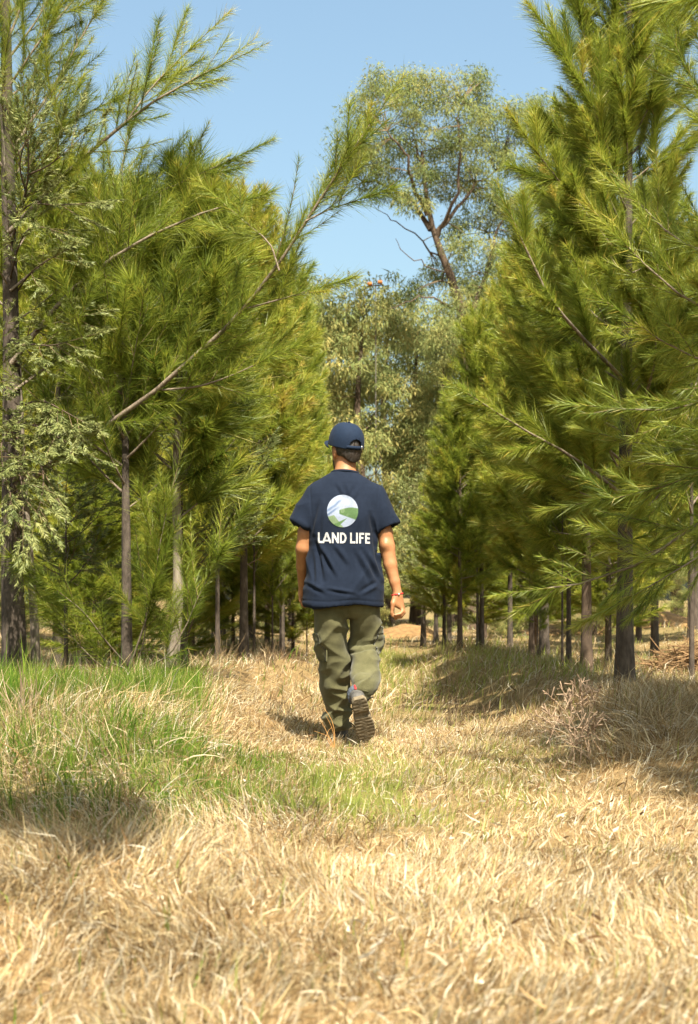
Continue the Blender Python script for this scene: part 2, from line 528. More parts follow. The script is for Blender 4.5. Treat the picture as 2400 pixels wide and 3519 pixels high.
# ---------------------------------------------------------------- trees
def needles(P, D, L, W, droop, tint, seg2=True):
    n = len(P)
    D = norm(D)
    side = norm(np.cross(D, RNG.normal(size=(n, 3)))) * (W / 2)[:, None]
    if seg2:
        mid = P + D * (L * 0.5)[:, None]
        d2 = D.copy()
        d2[:, 2] -= droop
        tip = mid + norm(d2) * (L * 0.5)[:, None]
        V = np.stack([P - side * 0.7, P + side * 0.7, mid - side, mid + side, tip], 1).reshape(-1, 3)
        k = np.arange(n)[:, None] * 5
        return V, [k + np.array([[0, 1, 3, 2]])], [k + np.array([[2, 3, 4]])], np.repeat(tint, 5)
    d2 = D.copy()
    d2[:, 2] -= droop * 0.6
    tip = P + norm(d2) * L[:, None]
    V = np.stack([P - side, P + side, tip], 1).reshape(-1, 3)
    k = np.arange(n)[:, None] * 3
    return V, [], [k + np.array([[0, 1, 2]])], np.repeat(tint, 3)

class Wood:
    def __init__(self): self.P = []; self.R = []

def grow_bough(p0, d0, length, rise, K=9, wob=0.06):
    s = np.linspace(0, 1, K)
    d0 = norm(np.asarray(d0, float))
    pts = p0 + d0 * (s * length)[:, None]
    pts[:, 2] += rise * length * s ** 2
    w = np.cumsum(RNG.normal(size=(K, 3)) * wob * length / K, 0)
    pts += w * s[:, None]
    return pts

def twigs_on(boughs, spacing, tl, spread=(0.55, 0.95), start=0.12, up=0.25, taper=0.55, K=4, planar=False):
    """side twigs along boughs. returns P (T,K,3), tip fraction"""
    out, fr = [], []
    for pts in boughs:
        d = np.concatenate([[0], np.cumsum(np.linalg.norm(np.diff(pts, axis=0), axis=1))])
        tot = d[-1]
        n = max(3, int(tot * (1 - start) / spacing))
        f = start + (1 - start) * (np.arange(n) + RNG.random(n)) / n
        s = f * tot
        b = np.stack([np.interp(s, d, pts[:, i]) for i in range(3)], 1)
        t = norm(np.stack([np.interp(s, d, np.gradient(pts[:, i], d)) for i in range(3)], 1))
        if planar:
            sd = norm(np.cross(t, np.array([0, 0, 1.0]))) * np.where(np.arange(n) % 2, 1, -1)[:, None]
            perp = norm(sd + RNG.normal(size=(n, 3)) * 0.35)
        else:
            perp = RNG.normal(size=(n, 3))
            perp = norm(perp - t * (perp * t).sum(1, keepdims=True))
        a = spread[0] + (spread[1] - spread[0]) * RNG.random(n)
        dr = t * np.cos(a)[:, None] + perp * np.sin(a)[:, None]
        dr[:, 2] += up * 0.5
        dr = norm(dr)
        L = tl * (1 - taper * f) * (0.6 + 0.8 * RNG.random(n))
        ss = np.linspace(0, 1, K)
        P = b[:, None, :] + dr[:, None, :] * (ss[None, :, None] * L[:, None, None])
        P[:, :, 2] += (up * L[:, None] * 0.5) * ss[None, :] ** 2
        P = P + (t[:, None, :] * (ss[None, :, None] ** 2) * L[:, None, None] * 0.25)
        out.append(P); fr.append(f)
        # the leader at the end of the bough
        e = pts[-1]; td = norm(pts[-1] - pts[-2])
        Ltip = tl * 0.75
        Pt = e + td * (ss[:, None] * Ltip)
        out.append(Pt[None]); fr.append(np.array([1.0]))
    return np.concatenate(out), np.concatenate(fr)

def needles_on(P, fr, per_m, nl, nw, ang=(0.2, 0.85), droop=0.35, seg2=True, young=0.5, planar=False, tsd=0.14, base_t=0.42):
    T, K, _ = P.shape
    seglen = np.linalg.norm(np.diff(P, axis=1), axis=2)
    L = seglen.sum(1)
    cnt = np.maximum(4, (L * per_m * (0.35 + 1.3 * RNG.random(T))).astype(int))
    ti = np.repeat(np.arange(T), cnt)
    n = len(ti)
    f = RNG.random(n) ** 0.85
    x = f * (K - 1)
    i0 = np.minimum(x.astype(int), K - 2)
    w = (x - i0)[:, None]
    b = P[ti, i0] * (1 - w) + P[ti, i0 + 1] * w
    t = norm(P[ti, i0 + 1] - P[ti, i0])
    if planar:
        perp = norm(np.cross(t, np.array([0, 0, 1.0])) + 1e-6) * np.where(RNG.random(n) < 0.5, 1, -1)[:, None]
        perp = norm(perp + RNG.normal(size=(n, 3)) * 0.45)
    else:
        perp = RNG.normal(size=(n, 3))
    perp = norm(perp - t * (perp * t).sum(1, keepdims=True))
    a = ang[0] + (ang[1] - ang[0]) * RNG.random(n)
    D = t * np.cos(a)[:, None] + perp * np.sin(a)[:, None]
    ln = nl * (0.60 + 0.75 * RNG.random(T))[ti] * (0.55 + 0.75 * RNG.random(n)) * (1 - 0.45 * np.clip(f - 0.6, 0, 1) / 0.4)
    wd = nw * (0.7 + 0.6 * RNG.random(n))
    tint = base_t + RNG.normal(size=n) * tsd + young * (fr[ti] ** 4) * (f ** 2) * 0.6 + RNG.normal(size=T)[ti] * 0.11
    tint = np.where(RNG.random(n) < 0.035, 0.97, tint)
    return needles(b, D, ln, wd, droop * (0.5 + RNG.random(n)), np.clip(tint, 0.02, 0.98), seg2)

def crown_mesh(name, leafmat, parts, twP, twR, sides=3):
    V, Q, Tn, A = [], [], [], []
    base = 0
    for v, q, t, a in parts:
        V.append(v); A.append(a)
        Q += [x + base for x in q]; Tn += [x + base for x in t]
        base += len(v)
    nq = sum(len(x) for x in Q)
    tv, tq = batch_tubes(twP, twR, sides, base)
    V.append(tv); A.append(np.full(len(tv), 0.3))
    polys, mi = [], []
    for x in Q: polys.append(x); mi.append(np.zeros(len(x), int))
    polys.append(tq); mi.append(np.ones(len(tq), int))
    for x in Tn: polys.append(x); mi.append(np.zeros(len(x), int))
    return mesh_np(name, np.concatenate(V), polys, [leafmat, M['twig']], np.concatenate(mi), True, {'tint': np.concatenate(A)})

def trunk_mesh(name, pts, radii, mat, sides=12, K=16, flare=0.35, knob=0.08):
    P = resample(pts, K)
    s = np.linspace(0, 1, K)
    R = np.interp(s, np.linspace(0, 1, len(radii)), radii)
    R = R * (1 + flare * np.exp(-s * 22))
    V, q = batch_tubes(P[None], R[None], sides)
    n = noise3(V[:, 0] * 9, V[:, 1] * 9, V[:, 2] * 3, 4) - 0.5
    c = np.repeat(P, sides, 0)
    V = c + (V - c) * (1 + n[:, None] * 2 * knob)
    return mesh_np(name, V, [q], [mat]), P, R

def casuarina(loc, h, trunk_r, crown_z, radius, nb, label, N=60000, group='young casuarina trees planted in rows', lean=(0, 0), per_m=150, nl=0.22, nw=0.0055, spacing=0.09, tl=0.5,
              hand=(), seg2=False, barkm='bark', rise=0.25, elev=(0.45, 0.9), bough_objs=True, shape=0.75, droop=0.35, name='casuarina_tree', trunk_pts=None, sector=None, base_t=0.42):
    root = empty(name, loc)
    tag(root, label, 'tree', group)
    loc = np.asarray(loc, float)
    if trunk_pts is None:
        trunk_pts = [(0, 0, -0.08), (lean[0] * 0.2, lean[1] * 0.2, h * 0.3), (lean[0] * 0.6, lean[1] * 0.6, h * 0.65), (lean[0], lean[1], h)]
    tm, TP, TR = trunk_mesh('trunk', trunk_pts, [trunk_r, trunk_r * 0.72, trunk_r * 0.42, trunk_r * 0.10], M[barkm])
    link('trunk', tm, root)
    boughs, radii = [], []
    for i in range(nb):
        t = (i + RNG.random() * 0.8) / nb
        z = crown_z + (h * 0.985 - crown_z) * t ** 0.9
        azm = i * 2.39996 + RNG.normal() * 0.35
        if sector is not None:
            azm = sector[0] + (RNG.random() * 2 - 1) * sector[1]
        prof = (1 - t) ** shape * (0.55 + 0.45 * min(1, t / 0.12)) + 0.10
        L = radius * prof * (0.75 + 0.5 * RNG.random())
        e = elev[0] + (elev[1] - elev[0]) * (0.3 + 0.7 * t) + RNG.normal() * 0.1
        p0 = np.array([np.interp(z, TP[:, 2], TP[:, k]) for k in range(3)])
        d0 = (math.cos(azm) * math.cos(e), math.sin(azm) * math.cos(e), math.sin(e))
        boughs.append(grow_bough(p0, d0, L / max(0.35, math.cos(e)) * 0.85, rise * (0.4 + RNG.random())))
        radii.append(min(trunk_r * 0.5, 0.0075 * L ** 0.8 + 0.004))
    for pts, r in hand:
        boughs.append(resample(np.asarray(pts) - loc, 12)[np.round(np.linspace(0, 11, 9)).astype(int)])
        radii.append(r)
    # leader
    boughs.append(np.stack([np.interp(np.linspace(h * 0.8, h, 9), TP[:, 2], TP[:, k]) for k in range(3)], 1)); radii.append(0.004)
    twP, fr = twigs_on(boughs, spacing, tl * 0.85)
    twR = np.interp(np.linspace(0, 1, 4), [0, 1], [1, 0.35])[None] * (0.0018 + 0.004 * np.linalg.norm(twP[:, -1] - twP[:, 0], axis=1))[:, None]
    allP, allF = twP, fr
    own = np.stack([b[-5:][[0, 1, 3, 4]] for b in boughs])
    per_m = N / (np.linalg.norm(np.diff(twP, axis=1), axis=2).sum() + np.linalg.norm(np.diff(own, axis=1), axis=2).sum())
    parts = [needles_on(twP, fr, per_m, nl, nw, seg2=seg2, droop=droop, base_t=base_t + RNG.normal() * 0.02), needles_on(own, np.ones(len(own)) * 0.8, per_m, nl, nw, seg2=seg2, droop=droop, base_t=base_t + RNG.normal() * 0.02)]
    cm = crown_mesh('crown', M['needle'], parts, twP, twR)
    c = link('crown', cm, root)
    c['kind'] = 'stuff'
    BR = np.stack([np.linspace(r, r * 0.3, 9) for r in radii])
    if bough_objs:
        for bp, r in zip(boughs, BR):
            v, q = batch_tubes(bp[None], r[None], 6)
            link('bough', mesh_np('bough', v, [q], [M['bough']]), root)
    else:
        v, q = batch_tubes(np.stack(boughs), BR, 5)
        link('limb', mesh_np('limb', v, [q], [M['bough']]), root)
    return root

def cypress(loc, h, trunk_r, crown_z, radius, nb, label, lean=(0, 0), per_m=330, nl=0.045, nw=0.006, hand=(), barkm='bark_pale', spacing=0.07, tl=0.34, trunk_pts=None, seg2=False, shape=0.6, group='cypress trees among the casuarinas', elev=(0.1, 0.7), base_t=0.5):
    root = empty('cypress_tree', loc)
    tag(root, label, 'tree', group)
    loc = np.asarray(loc, float)
    if trunk_pts is None:
        trunk_pts = [(0, 0, -0.08), (lean[0] * 0.3, lean[1] * 0.3, h * 0.35), (lean[0] * 0.6, lean[1] * 0.6, h * 0.7), (lean[0], lean[1], h)]
    tm, TP, TR = trunk_mesh('trunk', trunk_pts, [trunk_r, trunk_r * 0.8, trunk_r * 0.5, trunk_r * 0.15], M[barkm])
    link('trunk', tm, root)
    boughs, radii = [], []
    for i in range(nb):
        t = (i + RNG.random()) / nb
        z = crown_z + (h * 0.98 - crown_z) * t
        azm = i * 2.39996 + RNG.normal() * 0.4
        L = radius * ((1 - t) ** shape + 0.12) * (0.6 + 0.6 * RNG.random())
        e = elev[0] + (elev[1] - elev[0]) * t + RNG.normal() * 0.2
        p0 = np.array([np.interp(z, TP[:, 2], TP[:, k]) for k in range(3)])
        boughs.append(grow_bough(p0, (math.cos(azm) * math.cos(e), math.sin(azm) * math.cos(e), math.sin(e)), L, 0.3, wob=0.2))
        radii.append(0.004 + 0.006 * L)
    for pts, r in hand:
        boughs.append(resample(np.asarray(pts) - loc, 9)); radii.append(r)
    twP, fr = twigs_on(boughs, spacing, tl, (0.5, 1.0), 0.2, 0.1, 0.45, planar=False)
    tw2, fr2 = twigs_on(list(twP), 0.045, 0.11, (0.5, 0.9), 0.15, -0.1, 0.4, planar=True)
    parts = [needles_on(tw2, np.repeat(1.0, len(tw2)) * 0.6, per_m, nl, nw, (0.45, 0.85), 0.25, seg2, 0.3, planar=True, tsd=0.12, base_t=base_t)]
    twR = np.linspace(1, 0.3, 4)[None] * (0.0015 + 0.006 * np.linalg.norm(twP[:, -1] - twP[:, 0], axis=1))[:, None]
    cm = crown_mesh('crown', M['scale'], parts, twP, twR)
    c = link('crown', cm, root)
    c['kind'] = 'stuff'
    BR = np.stack([np.linspace(r, r * 0.3, 9) for r in radii])
    v, q = batch_tubes(np.stack(boughs), BR, 5)
    link('limb', mesh_np('limb', v, [q], [M['bark_red']]), root)
    return root

def gz(x, y): return float(ground_z(np.array([x]), np.array([y]))[0])
def at(x, y): return np.array([x, y, gz(x, y)])

# --- hero trees on the left
L1 = at(-2.18, 9.3)
PLK = 0.84          # how much nearer the sketched bough points lie
def pl(seq): return [PX(p[0], p[1], p[2] * PLK) for p in seq]
hand_L1 = [
    (pl([(55, 1690, 11.1), (250, 1530, 10.9), (560, 1340, 10.6), (720, 1190, 10.4), (850, 1060, 10.2), (960, 930, 10.0), (1050, 760, 9.9), (1150, 600, 9.8), (1275, 425, 9.7)]), 0.020),
    (pl([(560, 1340, 10.6), (690, 1330, 10.45), (800, 1290, 10.3), (930, 1230, 10.2)]), 0.008),
    (pl([(850, 1060, 10.2), (960, 1030, 10.1), (1060, 1000, 10.0)]), 0.007),
    (pl([(960, 930, 10.0), (930, 830, 10.0), (860, 780, 10.0), (815, 740, 10.0)]), 0.007),
    (pl([(1050, 760, 9.9), (1130, 720, 9.9), (1190, 700, 9.85)]), 0.006),
    (pl([(30, 800, 11.0), (236, 583, 10.8), (430, 423, 10.7), (548, 326, 10.6), (760, 225, 10.5)]), 0.016),
    (pl([(430, 423, 10.7), (520, 300, 10.8), (604, 215, 10.8), (668, 155, 10.8)]), 0.008),
    (pl([(20, 560, 11.1), (90, 440, 11.1), (180, 312, 11.2), (257, 166, 11.3), (345, 20, 11.4)]), 0.014),
    (pl([(25, 640, 11.1), (125, 500, 11.3), (280, 395, 11.4), (416, 333, 11.5)]), 0.010),
    (pl([(40, 1250, 11.0), (160, 1090, 10.9), (291, 944, 10.8), (486, 826, 10.6), (625, 750, 10.5), (775, 708, 10.4)]), 0.018),
    (pl([(278, 985, 11.3), (333, 833, 11.3), (375, 729, 11.3), (437, 520, 11.3), (450, 430, 11.3)]), 0.012),
    (pl([(333, 833, 11.3), (460, 690, 11.2), (600, 640, 11.1), (790, 550, 11.0)]), 0.010),
    (pl([(35, 1000, 11.0), (200, 860, 11.3), (400, 800, 11.5), (560, 690, 11.6)]), 0.010),
    (pl([(10, 180, 11.1), (60, 60, 11.1), (100, -60, 11.1)]), 0.012),
    (pl([(10, 330, 11.1), (150, 120, 11.0), (240, 20, 11.0), (300, -60, 11.0)]), 0.010),
    (pl([(40, 1350, 11.0), (200, 1230, 11.2), (420, 1120, 11.3), (640, 1080, 11.4)]), 0.012),
]
casuarina(L1, 6.4, 0.082, 2.3, 0.62, 32, 'tall casuarina with thick trunk at the left edge, one long bough reaching toward the path', lean=(-0.1, 0.1),
          trunk_pts=[(0, 0, -0.1), (-0.03, 0, 0.8), (-0.02, 0, 1.9), (-0.06, 0.02, 3.8), (-0.10, 0.05, 6.4)], hand=hand_L1, N=105000, nl=0.135, nw=0.0029, spacing=0.085, tl=0.5, base_t=0.40)

L3 = at(-1.42, 9.1)
casuarina(L3, 3.1, 0.040, 1.15, 0.62, 36, 'dark trunked casuarina with bushy shoots at its foot, third trunk from the left edge', N=55000, nl=0.135, nw=0.0032, lean=(-0.05, 0.15), tl=0.5,
          hand=[(pl([(440, 2290, 10.8), (360, 2200, 10.6), (290, 2100, 10.4), (170, 2010, 10.2)]), 0.007), (pl([(445, 2300, 10.7), (520, 2080, 10.5), (560, 1800, 10.4), (590, 1690, 10.4)]), 0.008),
                (pl([(430, 2320, 10.7), (340, 2290, 10.5), (230, 2170, 10.4), (160, 2080, 10.4)]), 0.006), (pl([(450, 2320, 10.6), (600, 2250, 10.3), (690, 2030, 10.2), (770, 1880, 10.1)]), 0.006),
                (pl([(455, 2320, 10.7), (500, 2200, 10.6), (505, 2000, 10.5)]), 0.006)])

C1 = at(-2.07, 9.45)
cypress(C1, 5.0, 0.032, 1.45, 0.75, 0, 'pale grey-green cypress with a thin light trunk beside the thick trunk at the left edge',
        trunk_pts=[(0, 0, -0.1), (-0.025, 0, 0.75), (-0.08, -0.05, 1.3), (-0.10, -0.1, 2.2), (-0.22, -0.2, 4.2)], per_m=420, nl=0.040, nw=0.0075, base_t=0.62,
        hand=[(pl([(90, 1390, 11.2), (150, 1370, 10.6), (230, 1420, 10.3), (270, 1440, 10.2)]), 0.010), (pl([(80, 1450, 11.2), (170, 1480, 10.4), (250, 1540, 10.2), (285, 1550, 10.1)]), 0.010),
              (pl([(70, 1520, 11.2), (60, 1600, 10.3), (90, 1700, 10.1), (80, 1800, 10.0)]), 0.010), (pl([(60, 1620, 11.2), (30, 1700, 10.2), (40, 1830, 10.1), (60, 1890, 10.1)]), 0.010),
              (pl([(60, 1500, 11.2), (20, 1480, 10.3), (-20, 1550, 10.1), (20, 1640, 10.0)]), 0.010), (pl([(110, 1540, 11.2), (150, 1610, 10.4), (160, 1680, 10.2), (130, 1760, 10.1)]), 0.009),
              (pl([(60, 1180, 11.2), (150, 1120, 10.8), (230, 1100, 10.6), (275, 1090, 10.5)]), 0.009), (pl([(40, 1190, 11.2), (130, 1180, 10.6), (170, 1200, 10.4), (250, 1170, 10.3)]), 0.009),
              (pl([(60, 1000, 11.2), (110, 930, 10.7), (150, 900, 10.5), (190, 880, 10.4)]), 0.008), (pl([(30, 980, 11.1), (70, 820, 10.7), (100, 760, 10.6), (180, 790, 10.5)]), 0.008),
              (pl([(30, 860, 11.1), (90, 680, 10.7), (105, 560, 10.5), (90, 430, 10.4)]), 0.010), (pl([(50, 760, 11.0), (105, 690, 10.6), (180, 710, 10.5), (270, 700, 10.4)]), 0.007),
              (pl([(90, 660, 10.7), (60, 560, 10.5), (110, 430, 10.4), (140, 385, 10.4)]), 0.007), (pl([(100, 600, 10.6), (170, 570, 10.4), (220, 530, 10.4), (250, 500, 10.4)]), 0.007),
              (pl([(30, 1330, 11.2), (0, 1300, 10.5), (-30, 1250, 10.4), (-20, 1180, 10.4)]), 0.009)])

C2 = at(-1.22, 10.6)
cypress(C2, 3.3, 0.040, 0.95, 0.62, 26, 'dark cypress with a forked trunk behind the twisted pale trunk left of the path',
        trunk_pts=[(0, 0, -0.1), (-0.01, 0, 0.5), (-0.05, 0, 0.9), (-0.04, 0.02, 1.9), (0, 0, 3.3)], per_m=300, nw=0.0062, tl=0.34, barkm='bark', base_t=0.40,
        hand=[(pl([(640, 2200, 12.6), (700, 2020, 12.4), (770, 1800, 12.3), (840, 1700, 12.2)]), 0.010), (pl([(640, 2000, 12.6), (720, 1900, 12.3), (800, 1780, 12.2), (870, 1640, 12.1)]), 0.008)])

C3 = at(-2.07, 10.4)
cypress(C3, 1.65, 0.02, 0.75, 0.34, 16, 'small dark green cypress sapling between the two leftmost trunks and the dark trunk', per_m=280, nw=0.007, tl=0.22, barkm='bark', base_t=0.30)

# twisted pale trunk
casuarina(at(-1.19, 9.35), 3.3, 0.045, 1.15, 0.55, 34, 'casuarina with a pale furrowed twisting trunk between the dark trunks left of the path', barkm='bark_pale', N=52000, tl=0.45,
          trunk_pts=[(0, 0, -0.1), (0.025, 0, 0.28), (0.08, 0.02, 0.65), (0.04, 0.05, 1.4), (0.1, 0.2, 3.3)])

# --- hero trees on the right
PLK = 0.782
R1 = at(1.80, 9.3)
casuarina(R1, 5.8, 0.058, 0.80, 0.70, 84, 'large casuarina with the thickest dark trunk on the right of the path', N=280000, nl=0.130, nw=0.0036, tl=0.42, elev=(0.15, 0.95), lean=(0.05, 0), barkm='bark', shape=1.05,
          hand=[(pl([(2140, 1300, 11.9), (1990, 1150, 11.3), (1880, 1020, 11.0), (1770, 770, 10.9)]), 0.016), (pl([(2140, 900, 11.9), (1990, 700, 11.4), (1900, 600, 11.2), (1830, 500, 11.1)]), 0.014),
                (pl([(2150, 700, 11.9), (2060, 420, 11.5), (1990, 240, 11.4), (1905, 130, 11.3)]), 0.012), (pl([(2150, 500, 11.9), (2040, 250, 11.7), (1990, 60, 11.6), (1965, -40, 11.6)]), 0.010),
                (pl([(2140, 1700, 11.9), (1960, 1560, 11.2), (1800, 1480, 10.9), (1650, 1380, 10.7)]), 0.014), (pl([(2150, 1500, 11.9), (2250, 1300, 11.0), (2260, 1100, 10.6), (2150, 1000, 10.4)]), 0.014)])

PLK = 0.88
R0 = at(2.45, 7.1)
casuarina(R0, 5.6, 0.07, 0.95, 0.62, 64, 'casuarina at the right edge whose low bough hangs in front of the thick dark trunk', N=120000, nl=0.13, nw=0.0032, tl=0.5, elev=(0.1, 0.9), shape=0.6,
          hand=[(pl([(2900, 1500, 8.2), (2400, 1790, 8.3), (2200, 1950, 8.4), (2040, 2010, 8.5), (1890, 2020, 8.5)]), 0.014), (pl([(2900, 1650, 8.2), (2420, 1900, 8.2), (2250, 2010, 8.2), (2150, 2060, 8.3)]), 0.010),
                (pl([(2850, 1200, 8.2), (2500, 1350, 8.4), (2300, 1420, 8.6), (2080, 1400, 8.8)]), 0.012), (pl([(2850, 1000, 8.2), (2500, 900, 8.5), (2300, 820, 8.7), (2150, 640, 8.9)]), 0.012),
                (pl([(2850, 1400, 8.2), (2450, 1600, 8.3), (2250, 1690, 8.5), (2060, 1720, 8.6)]), 0.011), (pl([(2850, 600, 8.2), (2500, 400, 8.5), (2350, 250, 8.7), (2270, 60, 8.8)]), 0.010), (pl([(2850, 1100, 8.0), (2500, 1100, 7.8), (2300, 1000, 7.7), (2160, 850, 7.7)]), 0.011), (pl([(2850, 1300, 8.0), (2500, 1250, 7.6), (2350, 1230, 7.4), (2200, 1120, 7.3)]), 0.010), (pl([(2850, 1500, 8.3), (2500, 1550, 8.8), (2250, 1540, 9.3), (2100, 1500, 9.6)]), 0.010)])

PLK = 0.85
casuarina(at(2.12, 4.7), 5.0, 0.07, 1.35, 0.42, 50, 'casuarina at the top right corner whose dark bough tip hangs into the picture', N=80000, nw=0.006, tl=0.4, elev=(0.0, 0.9),
          hand=[(pl([(3300, 100, 5.7), (2800, -70, 5.9), (2580, -60, 6.0), (2450, -35, 6.1)]), 0.010)])
casuarina(at(-2.75, 6.6), 3.6, 0.05, 1.0, 0.55, 26, 'small casuarina at the left edge shading the green bank', N=36000, nw=0.006)

casuarina(at(-0.88, 2.25), 4.4, 0.05, 2.6, 0.5, 44, 'casuarina beside the camera, throwing its shade on the hollow at lower left', N=70000, nw=0.007, lean=(0.55, 0.1), elev=(0.2, 0.9), tl=0.4)

# --- repeated trees: build each kind once, copy the tree and its parts
def copy_tree(root, loc, rot, s, label, trunk_xy=1.0, group=None, wide=1.0):
    r = root.copy()
    COL.objects.link(r)
    r.location = tuple(loc)
    r.rotation_euler = (0, 0, rot)
    r.scale = (s * wide, s * wide, s)
    r['label'] = label
    if group: r['group'] = group
    for ch in root.children:
        c = ch.copy()
        COL.objects.link(c)
        c.parent = r
        if ch.name.startswith('trunk'):
            c.scale = (trunk_xy, trunk_xy, 1)
    return r

G = 'young casuarina trees planted in rows'
mid = []
p_ = at(1.92, 11.5)
mid.append(casuarina(p_, 4.3, 0.046, 0.85, 0.62, 80, 'casuarina with a reddish trunk standing just behind and left of the thickest right trunk', barkm='bark_red', tl=0.5, bough_objs=False, N=85000, nl=0.15, nw=0.0070, spacing=0.10, base_t=0.47, elev=(0.0, 0.95)))
mid.append(casuarina(at(-1.05, 14.2), 4.4, 0.046, 0.9, 0.68, 70, 'casuarina with a straight dark trunk on the mound left of the walking man', tl=0.5, bough_objs=False, N=80000, nl=0.15, nw=0.0070, spacing=0.10, base_t=0.60, elev=(0.0, 1.0)))
mid.append(casuarina(at(1.92, 14.0), 3.9, 0.05, 0.85, 0.62, 76, 'casuarina with a brown trunk in the middle of the right row', tl=0.5, bough_objs=False, N=85000, nl=0.15, nw=0.0070, spacing=0.10, shape=0.75, base_t=0.5, elev=(0.0, 1.0)))
HM = [4.3, 4.4, 3.9]
# x, y, height, variant, trunk thickness, label
spots = [
    (1.90, 12.3, 3.5, 1, 0.8, 'casuarina with a light leaning lower trunk in the right row'),
    (1.81, 14.1, 3.3, 0, 1.0, 'casuarina whose grey trunk stands left of the brown trunk in the right row'),
    (1.88, 16.6, 4.2, 1, 0.9, 'casuarina on the far end of the long shaded right ridge'),
    (1.53, 16.4, 3.6, 2, 0.8, 'slim casuarina left of the ridge end in the right row'),
    (1.24, 15.9, 2.7, 0, 1.0, 'short casuarina with two dark stems close together right of the path'),
    (1.13, 16.9, 2.2, 1, 1.0, 'short dark casuarina closest to the right side of the path'),
    (1.62, 26.5, 2.8, 2, 1.2, 'small far casuarina where the right row meets the path'),
    (2.3, 24.0, 3.6, 0, 1.0, 'casuarina half hidden behind the right row'),
    (2.7, 28.5, 4.4, 2, 1.0, 'casuarina at the far back of the right row'),
    (-0.80, 17.0, 4.5, 2, 0.75, 'casuarina with a light brown straight stem just left of the walking man'),
    (-1.15, 20.0, 4.9, 0, 0.9, 'casuarina in the dark group behind the left mound'),
    (-0.85, 21.2, 5.0, 1, 0.9, 'yellow-green casuarina rising behind the light brown stem'),
    (-1.0, 25.5, 5.6, 0, 1.0, 'pale green casuarina at the far end of the left row beside the path'),
    (-1.22, 13.2, 3.8, 2, 0.6, 'casuarina with a thin slightly crooked trunk on the left mound'),
    (-1.9, 17.0, 4.9, 0, 1.0, 'tall casuarina whose top shows above the left trees'),
    (-3.07, 15.0, 5.2, 1, 0.9, 'casuarina seen between the two leftmost trunks and the dark one'),
    (-2.55, 16.2, 5.0, 2, 0.9, 'casuarina behind the basal shoots of the dark trunk'),
    (-2.75, 18.3, 5.7, 0, 0.9, 'casuarina in the second line left behind the dark trunk'),
    (-4.4, 16.5, 6.0, 2, 1.0, 'casuarina beyond the leftmost thick trunk'),
    (-4.2, 20.5, 6.0, 1, 1.0, 'casuarina in the second row far left'),
    (-3.3, 22.0, 6.2, 2, 1.0, 'casuarina deep in the left rows'),
    (-1.7, 24.0, 6.2, 1, 1.0, 'casuarina in the left row well behind the mound'),
    (-5.8, 24.5, 6.5, 0, 1.0, 'casuarina far behind on the left'),
    (-2.6, 28.0, 6.6, 2, 1.0, 'casuarina far back between the left rows'),
    (5.5, 27.0, 6.2, 0, 1.0, 'casuarina standing on the sunny grass far right, left one of three slim trunks'),
    (6.3, 26.2, 6.0, 1, 0.9, 'casuarina standing on the sunny grass far right, middle one of three slim trunks'),
    (5.9, 24.6, 5.8, 2, 0.8, 'casuarina standing on the sunny grass far right, right one of three slim trunks'),
    (4.5, 23.5, 5.8, 1, 0.9, 'casuarina just right of the thickest right trunk, far behind'),
    (4.3, 20.0, 6.2, 2, 0.9, 'casuarina in the second row on the right'),
    (5.0, 18.0, 6.2, 0, 0.9, 'casuarina at the right edge in the second row'),
    (7.3, 30.0, 7.0, 2, 1.0, 'casuarina in the distant right row'),
    (4.3, 31.0, 6.0, 1, 1.0, 'casuarina deep behind the right trees'),
]
for i, (x, y, h, v, tx, lab) in enumerate(spots):
    copy_tree(mid[v], at(x, y), i * 2.1, h / HM[v], lab, tx, wide=0.80 if (h > 3 and -1.4 < x) else 1.1)

# thin sapling stems with sparse tops
sap = casuarina(at(2.65, 11.0), 3.2, 0.024, 1.15, 0.7, 20, 'thin grey sapling stem at the right edge in front of the brush pile', tl=0.35, bough_objs=False, N=14000, nw=0.007, group='thin casuarina saplings')
for i, (x, y, s, lab) in enumerate([(-0.98, 14.7, 0.7, 'thin sapling touching the straight dark trunk on the left mound'), (-0.84, 15.6, 0.6, 'thin pale sapling stem on the mound left of the light brown stem'),
                                    (-0.77, 16.1, 0.5, 'second thin sapling between the mound and the light brown stem'), (1.46, 16.2, 0.6, 'thin dark sapling in the right row beside a slim grey trunk'),
                                    (1.74, 11.6, 0.5, 'thin sapling right of the reddish trunk')]):
    copy_tree(sap, at(x, y), i * 1.7 + 1, s, lab)

for i, (x, y, h, lab) in enumerate([(-2.4, 13.4, 2.3, 'low young casuarina behind the gap between the two leftmost trunks and the dark trunk'), (-1.75, 14.6, 2.2, 'low young casuarina behind the twisted pale trunk'), (-3.2, 17.5, 2.8, 'low young casuarina far behind the second trunk from the left edge'),
                                     (-1.55, 19.0, 2.4, 'low young casuarina behind the forked trunk'), (-0.75, 19.0, 2.2, 'low young casuarina behind the two thin saplings'), (3.1, 17.0, 3.2, 'low young casuarina behind the thickest right trunk'),
                                     (2.7, 20.5, 3.2, 'low young casuarina behind the reddish right trunk'), (1.9, 21.0, 2.4, 'low young casuarina at the back of the right row')]):
    copy_tree(mid[i % 3], at(x, y) - np.array([0, 0, 0.25]), i * 1.1 + 0.3, h / HM[i % 3], lab, 0.8, 'low young casuarinas between the rows', wide=1.5)

